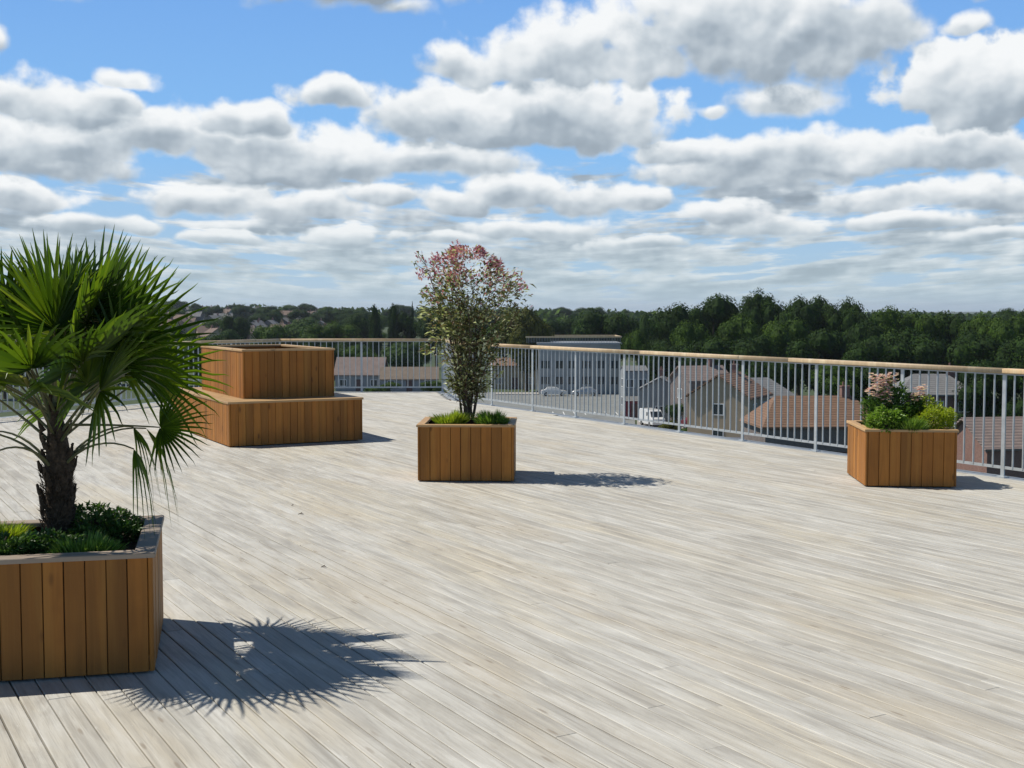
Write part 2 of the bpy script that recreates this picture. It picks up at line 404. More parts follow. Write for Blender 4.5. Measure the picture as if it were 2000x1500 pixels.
while y < ymax:
    yc = y+pitch/2; xs = []
    for i in range(len(Q)):
        a, b_ = Q[i-1], Q[i]
        if (a.y > yc) != (b_.y > yc): xs.append(a.x+(b_.x-a.x)*(yc-a.y)/(b_.y-a.y))
    xs.sort()
    for x0, x1 in zip(xs[::2], xs[1::2]):
        x = x0-R.uniform(0, 3.5)
        while x < x1:
            L = R.choice((3.0, 3.6, 4.2, 4.8)); xa, xb = max(x, x0), min(x+L-.0015, x1)
            if xb-xa > .05:
                dz = R.uniform(-.0012, .0008); gw = gap*R.choice((.7, .8, .9, 1., 1.2, 1.9)); rr = R.random()
                # board with eased edges
                y0_, y1_ = y+gw/2, y+pitch-gw/2; e = .003
                prof = [(y0_, -.024), (y1_, -.024), (y1_, dz-e), (y1_-e, dz), (y0_+e, dz), (y0_, dz-e)]
                pts = [(xa, py, pz) for py, pz in prof]+[(xb, py, pz) for py, pz in prof]
                mb.faces(pts, [(i, i+6, (i+1) % 6+6, (i+1) % 6) for i in range(6)]+[(0, 1, 2, 3, 4, 5), (11, 10, 9, 8, 7, 6)], rr)
            x += L
    y += pitch
deck = mb.build('terrace_deck', M['deck']); deck.rotation_euler = (0, 0, pi/2+DA); tag(deck, kind='structure')
mb = MB(); o1 = inset(EDGE, -.12)
n = len(EDGE)
mb.faces([(p.x, p.y, -.03) for p in o1]+[(p.x, p.y, -.35) for p in o1], [tuple(range(n)), tuple(range(2*n-1, n-1, -1))]+[(i, n+i, n+(i+1) % n, (i+1) % n) for i in range(n)])
tag(mb.build('roof_slab', M['under']), kind='structure')
mb = MB(); a_, b_ = inset(EDGE, .115), inset(EDGE, -.13)
k = len(EDGE)
pts = [(p.x, p.y, z) for z in (-.012, -.4) for lst in (a_, b_) for p in lst]
fs = []
for i in range(k-1):
    if i >= k-2: break
    j = i+1
    fs += [(i, k+i, k+j, j), (k+i, 3*k+i, 3*k+j, k+j)]
mb.faces(pts, fs)
tag(mb.build('edge_flashing', M['flash']), kind='structure')
mb = MB(); wall_l = inset(EDGE, .25)
mb.faces([(p.x, p.y, z) for z in (-.4, -12.5) for p in wall_l], [(i, (i+1) % n, n+(i+1) % n, n+i) for i in range(n)])
tag(mb.build('terrace_walls', M['concrete']), kind='structure')

# ------------------------------------------------------------------ railings
def railing(path, label, spacing=.124, baymax=1.36, cap=100):
    path = [Vector((x, y, 0)) for x, y in path]
    root = thing('railing', label, 'railing', path[0])
    base = path[0].copy()
    # handrail: rounded timber section mitred at bends
    prof = []
    for cx_, cy_, a0 in ((.034, .012, 0), (-.034, .012, 90), (-.034, -.012, 180), (.034, -.012, 270)):
        for s_ in range(4):
            a = radians(a0+s_*30); prof.append((cx_+.014*cos(a), cy_+.014*sin(a)))
    mb = MB(); N = len(path)
    for i in range(N-1):
        d = (path[i+1]-path[i]); L = d.length; d.normalize(); sd = Vector((-d.y, d.x, 0))
        nseg = max(1, round(L/3.4))
        for s_ in range(nseg):
            A = path[i]+d*(L*s_/nseg+(.002 if s_ else -.01)); B = path[i]+d*(L*(s_+1)/nseg+(-.002 if s_ < nseg-1 else .01))
            def fr(P_): return Matrix(((sd.x, 0, d.x, P_.x-base.x), (sd.y, 0, d.y, P_.y-base.y), (0, 1, 0, 1.076), (0, 0, 0, 1)))
            mb.prism(prof, fr(A), fr(B), R.random())
    mb.build('handrail', M['rail_wood'], root, True)
    mb = MB(); mt = MB(); bal = []; posts = []
    for i in range(N-1):
        d = (path[i+1]-path[i]); L = d.length; d.normalize(); ang = atan2(d.y, d.x)
        M4 = Matrix.Translation(path[i]-base) @ Matrix.Rotation(ang, 4, 'Z')
        mb.box(0, L, -.004, .004, .075, .105, 0, M4)
        mt.box(0, L, -.022, .022, 1.036, 1.046, 0, M4)
        nb = max(1, round(L/baymax))
        for k_ in range(nb+(1 if i == N-2 else 0)): posts.append((path[i]-base+d*(L*k_/nb), ang))
        for k_ in range(nb):
            m_ = round(L/nb/spacing)
            for q_ in range(1, m_): bal.append(path[i]-base+d*(L*(k_+q_/m_)/nb))
    mb.build('bottom_rail', M['galv'], root); mt.build('top_rail', M['galv'], root)
    for p, ang in posts:
        mb = MB(); M4 = Matrix.Translation(p) @ Matrix.Rotation(ang, 4, 'Z')
        mb.box(-.021, .021, -.0075, .0075, -.012, 1.034, 0, M4)
        mb.box(-.05, .05, -.04, .04, -.014, .0, 0, M4)
        mb.build('post', M['galv'], root)
    cams = Vector((0, 0, 0))-base
    bal.sort(key=lambda p: (p-cams).length if (p+base).y > 8 else 99)
    one = MB(); one.tube([(0, 0, .09), (0, 0, 1.038)], .0105, 8, cap=False)
    o = one.build('baluster', M['galv'], root, True); me = o.data
    for k_, p in enumerate(bal[:cap]):
        if k_ == 0: o.location = p; continue
        c_ = o.copy(); C.objects.link(c_); c_.parent = root; c_.location = p
    if len(bal) > cap:
        mb = MB()
        for p in bal[cap:]: mb.tube([(p.x, p.y, .09), (p.x, p.y, 1.038)], .0085, 6, cap=False)
        tag(mb.build('balusters', M['galv'], root, True), kind='stuff')
    return root
railing([(10.2, 3.31), (5.006, 12.462), (.346, 20.667), (-1.07, 23.16)], 'steel baluster railing with pale timber handrail running diagonally along the right side of the deck')
railing([(-1.07, 23.16), (-1.45, 25.6), (-4.8, 25.4), (-6.3, 23.2), (-7.6, 20.4), (-9.0, 17.5), (-9.9, 12.6)], 'steel baluster railing with timber handrail along the far back edge behind the two-tier planter')

# ------------------------------------------------------------------ planters
def panel(name, L, z0, z1, th, M4, parent, m, pw=.096, proud=0.):
    mb = MB(); n_ = max(2, round(L/pw)); w = L/n_
    for i in range(n_):
        d_ = R.uniform(0, .0025); g_ = R.uniform(.0014, .003)
        x0, x1 = i*w+g_, (i+1)*w-g_; e = .002
        prof = [(x0, -th), (x1, -th), (x1, d_-e), (x1-e, d_), (x0+e, d_), (x0, d_-e)]
        pts = [M4 @ Vector((px_, -py_, z)) for z in (z0, z1) for px_, py_ in prof]
        mb.faces(pts, [(j, j+6, (j+1) % 6+6, (j+1) % 6) for j in range(6)]+[(0, 1, 2, 3, 4, 5), (11, 10, 9, 8, 7, 6)], R.random())
    mb.box(.01, L-.01, th*.6, th, z0+.01, z1-.004, 0, M4, m=1)
    return mb.build(name, [m, M['board_dark']], parent)
def box_panels(root, x0, x1, y0, y1, z0, z1, m, th=.022):
    w, d = x1-x0, y1-y0
    for (ox, oy, a, L) in ((x0, y0, 0, w), (x1, y0, 90, d), (x1, y1, 180, w), (x0, y1, 270, d)):
        M4 = Matrix.Translation((ox, oy, 0)) @ Matrix.Rotation(radians(a), 4, 'Z') @ Matrix.Translation((th, 0, 0))
        panel('side_panel', L-2*th, z0, z1, th, M4, root, m)
    for (ox, oy) in ((x0, y0), (x1, y0), (x1, y1), (x0, y1)):
        mb = MB(); cx_ = ox+(th/2 if ox == x0 else -th/2); cy_ = oy+(th/2 if oy == y0 else -th/2); h_ = th/2
        e = .005
        pr_ = [(-h_, -h_+e), (-h_+e, -h_), (h_-e, -h_), (h_, -h_+e), (h_, h_-e), (h_-e, h_), (-h_+e, h_), (-h_, h_-e)]
        mb.prism(pr_, Matrix.Translation((cx_, cy_, z0)), Matrix.Translation((cx_, cy_, z1)), R.random())
        mb.build('corner_post', m, root)
def rim(root, x0, x1, y0, y1, z, wid, th, m, name='rim', over=.012):
    X0, X1, Y0, Y1 = x0-over, x1+over, y0-over, y1+over
    for (ox, oy, a, L) in ((X0, Y0, 0, X1-X0), (X1, Y0, 90, Y1-Y0), (X1, Y1, 180, X1-X0), (X0, Y1, 270, Y1-Y0)):
        mb = MB(); g_ = .0012; e = .004
        o_ = [(g_, 0), (L-g_, 0), (L-wid-g_, wid), (wid+g_, wid)]
        i_ = [(g_+e, e), (L-g_-e, e), (L-wid-g_-e, wid-e), (wid+g_+e, wid-e)]
        pts = [Vector((x, y, z)) for x, y in o_]+[Vector((x, y, z+th-e)) for x, y in o_]+[Vector((x, y, z+th)) for x, y in i_]
        mb.faces(pts, [(3, 2, 1, 0)]+[(i, (i+1) % 4, 4+(i+1) % 4, 4+i) for i in range(4)]+[(4+i, 4+(i+1) % 4, 8+(i+1) % 4, 8+i) for i in range(4)]+[(8, 9, 10, 11)], R.random())
        o = mb.build(name, m, root); o.location = (ox, oy, 0); o.rotation_euler = (0, 0, radians(a))
def planter(name, label, cx_, cy_, a, w, d, h, rimm, rimw=.075, group=None):
    root = thing(name, label, 'planter', (cx_, cy_, 0), radians(a), group)
    x0, x1, y0, y1 = -w/2, w/2, -d/2, d/2
    mb = MB(); mb.box(x0+.04, x1-.04, y0+.04, y1-.04, .0, .03); mb.build('base', M['board_dark'], root)
    box_panels(root, x0, x1, y0, y1, .012, h-.024, M['cedar'])
    rim(root, x0, x1, y0, y1, h-.0235, rimw, .024, rimm)
    # soil, gently uneven
    mb = MB(); n_ = 14; vs_ = []
    for j in range(n_+1):
        for i in range(n_+1):
            x = x0+.03+(w-.06)*i/n_; y = y0+.03+(d-.06)*j/n_
            vs_.append((x, y, h-.075+.025*mnoise.noise((x*6, y*6, cx_))))
    mb.faces(vs_, [(j*(n_+1)+i, j*(n_+1)+i+1, (j+1)*(n_+1)+i+1, (j+1)*(n_+1)+i) for j in range(n_) for i in range(n_)])
    mb.build('soil', M['soil'], root, True)
    return root
GP = 'square timber planters on the deck'
planter('wooden_planter', 'large square timber planter in the near left corner holding the fan palm', -2.307, 6.03, 13.6, 1.06, 1.06, .57, M['grey_rim'], .095, GP)
planter('wooden_planter', 'square timber planter in the middle of the deck holding the tall pink-tipped shrub', -.445, 12.49, -1.5, .95, .88, .565, M['cedar_rim'], .075, GP)
planter('wooden_planter', 'square timber planter by the right railing filled with pink flowers and lime foliage', 3.851, 12.136, -5, .85, .95, .555, M['cedar_rim'], .075, GP)

TA = 28.0
root = thing('tiered_planter', 'empty two-tier cedar planter box with a small box stacked on a wider base', 'planter', (-3.487, 15.087, 0), radians(TA))
LW, LD = 1.75, 3.12
box_panels(root, 0, LW, 0, LD, .012, .535, M['cedar'])
rim(root, 0, LW, 0, LD, .5355, .58, .026, M['cedar_rim'], 'ledge')
ux0, ux1, uy0, uy1 = .31, 1.53, .45, 2.6
box_panels(root, ux0, ux1, uy0, uy1, .5625, 1.165, M['cedar'])
rim(root, ux0, ux1, uy0, uy1, 1.1655, .085, .026, M['cedar_rim'], 'rim')
mb = MB(); mb.box(ux0+.025, ux1-.025, uy0+.025, uy1-.025, .6, .95); mb.build('soil', M['soil'], root)
mb = MB()
for (a_, b__, c__, d__) in ((ux0+.024, ux0+.034, uy0+.024, uy1-.024), (ux1-.034, ux1-.024, uy0+.024, uy1-.024)):
    mb.box(a_, b__, c__, d__, .955, 1.16, R.random())
for (c__, d__) in ((uy0+.024, uy0+.034), (uy1-.034, uy1-.024)): mb.box(ux0+.036, ux1-.036, c__, d__, .955, 1.16, R.random())
mb.build('liner', M['cedar'], root)

# ------------------------------------------------------------------ fan palm
PX, PY = -2.31, 6.2
root = thing('palm_tree', 'fan palm with a dark fibrous trunk and spiky green fronds in the near left planter', 'palm tree', (PX, PY, .49))
mb = MB(); n_ = 18; rings = 26; vs_ = []
for j in range(rings+1):
    t = j/rings; z = t*.80; rad = .070*(1-.08*t)*(1 if t < .5 else 1-(t-.5)*1.35)+.012*(j == 0)
    for k_ in range(n_):
        a = 2*pi*k_/n_; rr = rad*(1+.16*mnoise.noise((cos(a)*2.2, sin(a)*2.2, z*14)))
        vs_.append((cos(a)*rr+.012*sin(z*5), sin(a)*rr, z))
mb.faces(vs_, [(j*n_+k_, j*n_+(k_+1) % n_, (j+1)*n_+(k_+1) % n_, (j+1)*n_+k_) for j in range(rings) for k_ in range(n_)]+[tuple(range(rings*n_, rings*n_+n_))])
for i in range(900):                                         # shaggy fibre and old leaf bases
    z = R.uniform(.02, .55)*R.uniform(.6, 1); a = R.uniform(0, 2*pi); t = z/.80; rad = .068*(1-.08*t)*(1 if t < .5 else 1-(t-.5)*1.35)
    p = Vector((cos(a)*rad, sin(a)*rad, z)); d = Vector((cos(a+R.uniform(-.5, .5))*.5, sin(a+R.uniform(-.5, .5))*.5, R.uniform(.3, 1.2)))
    mb.leaf(p, d, Vector((cos(a), sin(a), .3)), R.uniform(.025, .055), R.uniform(.004, .012), R.random())
for i in range(34):
    z = R.uniform(.15, .6); a = i*2.399; rad = .070*(1-.7*max(0, z-.35))
    p = Vector((cos(a)*rad, sin(a)*rad, z)); d = Vector((cos(a)*.55, sin(a)*.55, 1)).normalized(); L = R.uniform(.03, .065)
    mb.tube([p, p+d*L*.6, p+d*L+Vector((0, 0, .02))], [.016, .012, .006], 6, R.random())
mb.build('trunk', M['fibre'], root)

def fan(az_, el_, Lp, rf, z0, droop, segs=30, spread=200, tilt=0., rt=.0):
    """one frond: curved petiole, then pleated segments radiating from its tip"""
    dirh = Vector((cos(az_), sin(az_), 0)); 
    p = Vector((cos(az_)*.035, sin(az_)*.035, z0)); pts = [p.copy()]; e = el_; stp = Lp/8
    for i in range(8):
        p = p+(dirh*cos(e)+Vector((0, 0, sin(e))))*stp; e -= droop*.055; pts.append(p.copy())
    petio = MB(); petio.tube(pts, [.0085-.005*i/8 for i in range(9)], 6, R.random())
    d = (dirh*cos(e)+Vector((0, 0, sin(e)))).normalized()
    side0 = Vector((-sin(az_), cos(az_), 0)); nrm = side0.cross(d).normalized()*-1
    if nrm.z < 0 and el_ < 1.2: nrm = -nrm
    # roll of the blade about the petiole, tilt of the blade against it
    side = (Matrix.Rotation(rt, 3, d) @ side0).normalized(); nrm = d.cross(side).normalized()
    if nrm.z < 0: nrm = -nrm
    d = (Matrix.Rotation(tilt, 3, side) @ d).normalized()
    mbf = MB(); hub = pts[-1]
    rb = R.random()
    for k_ in range(segs):
        t = k_/(segs-1)*2-1; a = radians(spread/2)*t
        sd = (d*cos(a)+side*sin(a)).normalized()
        L = rf*(1-.20*abs(t)**2.2)*R.uniform(.92, 1.05); w = .024*(rf/.45)
        wd = sd.cross(nrm).normalized(); fold = .8
        hangs = droop*(.35+.5*R.random())*(.6+.6*abs(t)); kink = R.uniform(.6, .85)
        cross = []
        for q_, ws in ((.02, .14), (.20, .75), (.36, 1.0), (.58, .78), (.78, .50), (.93, .22), (1.0, .03)):
            c0 = hub+sd*(L*q_)+nrm*(.04*q_*(1-abs(t))*rf)
            sag = max(0, q_-.35)**2*hangs*L
            if q_ > kink: sag += (q_-kink)*L*droop*R.uniform(.1, .8)
            c0 = c0-Vector((0, 0, sag)); hw = w*ws*.5
            cross.append((c0-wd*hw+nrm*hw*fold, c0-nrm*hw*fold, c0+wd*hw+nrm*hw*fold))
        vs2 = [x for cr in cross for x in cr]; fs2 = []
        for i in range(6):
            fs2 += [(3*i, 3*i+1, 3*i+4, 3*i+3), (3*i+1, 3*i+2, 3*i+5, 3*i+4)]
        r_ = min(1, max(0, .35*rb+.6*R.random()+(.3 if R.random() < .05 else 0)))
        mbf.faces(vs2, fs2, r_)
    fo = mbf.build('frond', M['palm'], root); petio.build('petiole', M['petiole'], fo, True)
R.seed(21)
nf = 20
for i in range(nf):
    t = i/(nf-1); azz = i*2.399963+R.uniform(-.25, .25)
    elv = radians(84-t*50+R.uniform(-7, 7)); droop = .05+.38*t**2+R.uniform(-.05, .12)
    Lp = R.uniform(.36, .45)+.10*min(t*2, 1); rf = R.uniform(.43, .52)-.07*t
    fan(azz, elv, Lp, rf, .74-.22*t, droop, segs=R.randint(20, 26), spread=R.uniform(160, 205), tilt=R.uniform(-.25, .3), rt=R.uniform(-.7, .7)+1.1*abs(cos(azz))*R.choice((-1, 1)))
for (a_, e_, L_, r_, z_, d_, t_) in ((.02, .72, .44, .50, .74, .12, 1.35), (-.25, 1.08, .42, .52, .74, .05, 1.2), (3.0, .95, .42, .52, .74, .08, 1.3), (3.35, .55, .46, .48, .70, .15, -1.2),
        (-1.45, .55, .46, .48, .70, .2, .3), (-2.1, .50, .46, .46, .68, .25, -.2), (-.9, .62, .46, .48, .70, .2, .5), (1.5, .8, .42, .5, .74, .1, .1), (-.05, .02, .50, .28, .62, .2, 1.2), (-1.2, 1.2, .40, .50, .74, .05, .4)):
    fan(a_, e_, L_, r_, z_, d_, segs=24, spread=190, tilt=0, rt=t_)
for i in range(6):                                      # short-stalked inner fans filling the middle of the crown
    fan(i*2.399963+.8, radians(R.uniform(8, 50)), R.uniform(.22, .36), R.uniform(.36, .44), R.uniform(.58, .74), R.uniform(.1, .5), segs=R.randint(18, 24), spread=R.uniform(170, 210), tilt=R.uniform(-.5, .2), rt=R.uniform(-1., 1.))
for azz, elv, dr, rf in ((.12, .95, 2.6, .34), (-.35, .8, 2.8, .30), (2.8, .9, 2.7, .33), (3.5, .95, 2.6, .32), (-1.9, .8, 2.8, .28), (.9, .9, 2.6, .3)):
    fan(azz, elv, .48, rf*.85, .40, dr, segs=7, spread=55, tilt=.8)

# ------------------------------------------------------------------ small plants
def clump(name, label, cat, cx_, cy_, z0, rx, ry, h, n_, L, w, m, dome=1., seed=1, bloom=None, upright=.4, grass=False, group=None):
    R.seed(seed); root = thing(name, label, cat, (cx_, cy_, z0), 0, group); mb = MB()
    sub = [(R.uniform(-.75, .75)*rx, R.uniform(-.75, .75)*ry, R.uniform(.55, 1)) for _ in range(7)]
    for i in range(n_):
        a = R.uniform(0, 2*pi); q_ = sqrt(R.random()); x, y = cos(a)*q_*rx, sin(a)*q_*ry
        top = h*(1-.55*q_**2*dome)*(.75+.45*mnoise.noise((x*9, y*9, seed*3.1)))
        if grass:
            p = Vector((x*.55, y*.55, 0)); d = Vector((x/rx*R.uniform(.1, .8), y/ry*R.uniform(.1, .8), 1)).normalized()
            LL = top*R.uniform(.7, 1.15); k2 = d*LL; wv = d.cross(Vector((R.uniform(-1, 1), R.uniform(-1, 1), .1))).normalized()*w*.5
            m1 = p+k2*.55; t1 = p+k2+Vector((d.x*.5, d.y*.5, -.25))*LL*.5
            mb.faces([p-wv, p+wv, m1+wv, m1-wv, t1], [(0, 1, 2, 3), (3, 2, 4)], R.random())
        else:
            z = top*(1-R.random()**1.8*.9)
            d = Vector((x/rx*.8, y/ry*.8, upright))+rv(.8)
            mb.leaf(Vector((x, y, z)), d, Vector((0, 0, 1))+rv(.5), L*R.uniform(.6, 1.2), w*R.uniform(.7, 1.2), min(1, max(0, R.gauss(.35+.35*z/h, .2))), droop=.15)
    mb.build('foliage', m, root)
    if not grass:
        st = MB()
        for i in range(16):
            a = R.uniform(0, 2*pi); q_ = R.random(); st.tube([(0+cos(a)*.03, sin(a)*.03, -.02), (cos(a)*q_*rx*.4, sin(a)*q_*ry*.4, h*.35), (cos(a)*q_*rx*.75, sin(a)*q_*ry*.75, h*.7)], [.005, .004, .002], 5)
        st.build('stems', M['twig'], root)
    if bloom:
        bm_ = MB()
        for (bx, by, bz, br, bn_) in bloom:
            for i in range(bn_):
                v = rv(br); p = Vector((bx, by, bz))+v
                for k_ in range(5):
                    a = 2*pi*k_/5+R.random(); bm_.leaf(p, Vector((cos(a), sin(a), .35)), Vector((0, 0, 1)), R.uniform(.02, .032), .02, R.random())
        bm_.build('blossom', M['pale_pink'], root)
    return root
# palm planter underplanting
e1 = Vector((cos(radians(13.6)), sin(radians(13.6)))); e2 = Vector((-e1.y, e1.x)); pc = Vector((-2.307, 6.03))
def pp(a, b): v = pc+e1*a+e2*b; return v.x, v.y
clump('groundcover_plant', 'dark green low groundcover left of the palm trunk', 'plant', *pp(-.22, -.20), .48, .22, .17, .17, 2000, .045, .018, M['ground_leaf'], .5, 3)
clump('groundcover_plant', 'dark green leafy groundcover at the back right corner of the palm planter', 'plant', *pp(.22, .20), .48, .22, .18, .20, 2200, .045, .018, M['ground_leaf'], .5, 4)
clump('groundcover_plant', 'bushy dark plant tight against the foot of the palm trunk', 'plant', *pp(.02, -.02), .48, .16, .14, .13, 1100, .04, .016, M['ground_leaf'], .5, 5)
clump('grass_tuft', 'bright green spiky tuft at the front right of the palm planter', 'grass', *pp(.20, -.24), .48, .26, .17, .20, 1500, 0, .007, M['green'], .5, 6, grass=True)
clump('grass_tuft', 'yellow-green tuft behind the palm trunk at the left', 'grass', *pp(-.28, .26), .48, .22, .16, .22, 1200, 0, .007, M['lime'], .5, 7, grass=True)
# middle planter tufts
mc = Vector((-.40, 12.53))
clump('grass_tuft', 'lime green tuft left of the tall shrub stems', 'grass', mc.x-.22, mc.y-.16, .49, .20, .18, .27, 1900, 0, .008, M['lime'], .5, 8, grass=True)
clump('grass_tuft', 'fresh green tuft right of the tall shrub stems', 'grass', mc.x+.20, mc.y-.18, .49, .21, .18, .27, 1900, 0, .008, M['green'], .5, 9, grass=True)
# right planter
rc = Vector((3.865, 12.05))
clump('flowering_plant', 'pale pink flowering plant at the back left of the right-hand planter', 'flowering plant', rc.x-.10, rc.y+.06, .49, .29, .22, .50, 2100, .065, .028, M['ground_leaf'], .7, 10,
      [(-.15, -.04, .50, .08, 48), (-.07, -.02, .44, .10, 55), (-.21, -.08, .40, .08, 40), (-.10, -.10, .35, .08, 26), (.24, -.06, .38, .075, 44), (.15, -.09, .31, .06, 20), (-.01, 0, .55, .06, 16), (-.2, 0, .55, .04, 12), (.28, -.02, .44, .04, 12)], .8)
clump('leafy_plant', 'fresh green leafy plant at the front left of the right-hand planter', 'plant', rc.x-.25, rc.y-.22, .49, .17, .16, .32, 1300, .05, .026, M['green'], .6, 11)
clump('grass_tuft', 'light green feathery tuft at the front centre of the right-hand planter', 'grass', rc.x-.04, rc.y-.30, .49, .22, .13, .24, 1500, 0, .008, M['green'], .6, 12, grass=True)
clump('leafy_plant', 'yellow-green rounded shrub on the right side of the right-hand planter', 'shrub', rc.x+.20, rc.y-.06, .49, .25, .28, .36, 3400, .04, .018, M['lime'], .6, 13)

# tall shrub in the middle planter
R.seed(5)
SX, SY = -.46, 12.55
root = thing('flowering_shrub', 'tall airy shrub with pale leaves and pink tips in the middle planter', 'shrub', (SX, SY, .49))
st = MB(); tips = []
def width(z):                     # crown half width against height
    t = (z-.15)/1.70
    return .10+.47*max(0, sin(pi*min(1, max(0, t*.60+.22))**1.35))*(.55+.55*min(1, max(0, t)))
for i in range(17):
    a = i*2.4; r0 = .035; topz = R.uniform(1.15, 1.78); w_ = R.uniform(.25, 1)*.52
    pts = []
    for k_ in range(8):
        t = k_/7; pts.append(Vector((cos(a)*(r0+w_*t**1.5)+.02*sin(t*9+i), sin(a)*(r0+w_*t**1.5)*.9+.02*cos(t*8+i), topz*t)))
    st.tube(pts, [.011-.0085*k_/7 for k_ in range(8)], 6, R.random())
    for k_ in range(2, 8):
        for j in range(3):
            b0 = pts[k_]-(pts[k_]-pts[k_-1])*R.random(); aa = R.uniform(0, 2*pi)
            d = Vector((cos(aa), sin(aa), R.uniform(.2, 1.1))).normalized(); L = R.uniform(.10, .24)
            e_ = b0+d*L; st.tube([b0, b0+d*L*.5+Vector((0, 0, .01)), e_], [.004, .003, .0015], 4); tips.append((b0, e_, d))
st.build('stems', M['twig'], root)
lf = MB(); bl = MB()
for (b0, e_, d) in tips:
    for j in range(12):
        t = R.random(); p = b0.lerp(e_, t)+rv(.035)
        if p.z < .35 and R.random() < .6: continue
        high = p.z > 1.25
        if high and R.random() < (p.z-1.18)*.75:
            bl.leaf(p, d+rv(.8), Vector((0, 0, 1))+rv(.6), R.uniform(.03, .055), .018, R.random()); continue
        rr = R.random(); rr = rr*.8 if R.random() < .78 else R.uniform(.82, 1)
        lf.leaf(p, d+rv(1.), Vector((0, 0, 1))+rv(.7), R.uniform(.03, .065), R.uniform(.014, .026), rr, droop=.2)
for (cx_, cz_) in ((-.33, 1.72), (-.10, 1.84), (.12, 1.76), (.32, 1.64), (.55, 1.44), (-.45, 1.55)):
    for j in range(30):
        p = Vector((cx_, R.uniform(-.12, .12), cz_))+rv(.07); bl.leaf(p, rv()+Vector((0, 0, .8)), rv(), R.uniform(.03, .05), .018, R.random())
prof_ = [(.28, .16), (.45, .24), (.62, .33), (.80, .38), (1.0, .46), (1.2, .52), (1.4, .56), (1.58, .50), (1.72, .36), (1.84, .15)]
def hw_(z):
    for (z0_, w0), (z1_, w1) in zip(prof_, prof_[1:]):
        if z0_ <= z <= z1_: return w0+(w1-w0)*(z-z0_)/(z1_-z0_)
    return .1
n_ = 0
while n_ < 4400:
    z = .28+1.56*R.random()**.62; a = R.uniform(0, 2*pi); rr_ = hw_(z)*sqrt(R.random())*(1+.5*mnoise.noise((cos(a)*1.4, sin(a)*1.4, z*3.2)))
    p = Vector((cos(a)*rr_+.01, sin(a)*rr_*.85, z))
    if mnoise.noise(p*5.5)+mnoise.noise(p*13)*.5 < (.03 if z > .9 else .05): continue
    n_ += 1; d = Vector((cos(a), sin(a), .5))
    if z > 1.2 and R.random() < (z-1.2)*1.5: bl.leaf(p, d+rv(.8), rv(), R.uniform(.03, .05), .018, R.random()); continue
    q_ = R.random(); q_ = q_*.82 if R.random() < .66 else R.uniform(.82, 1)
    lf.leaf(p, d+rv(1.1), Vector((0, 0, 1))+rv(.8), R.uniform(.045, .085), R.uniform(.02, .036), q_, droop=.2)
lf.build('foliage', M['shrub'], root); bl.build('blossom', M['pink'], root)

# debris on the boards
for (x, y, a, L, lab) in ((-1.24, 8.0, 20, .035, 'small dark twig on the boards behind the palm planter shadow'), (-1.9, 10.55, 70, .03, 'tiny dark leaf scrap on the boards beyond the palm planter'), (-1.75, 10.1, 15, .05, 'thin grey twig on the boards left of the middle planter')):
    mb = MB(); c_, s_ = cos(radians(a)), sin(radians(a))
    mb.tube([(-L/2*c_, -L/2*s_, .004), (0, .006, .010), (L/2*c_, L/2*s_, .005)], [.002, .004, .0015], 5)
    mb.leaf(Vector((0, 0, .008)), Vector((s_, c_, .3)), Vector((0, 0, 1)), L*.6, L*.25, .3)
    o = mb.build('twig', M['twig']); o.location = (x, y, 0); tag(o, lab, 'twig')

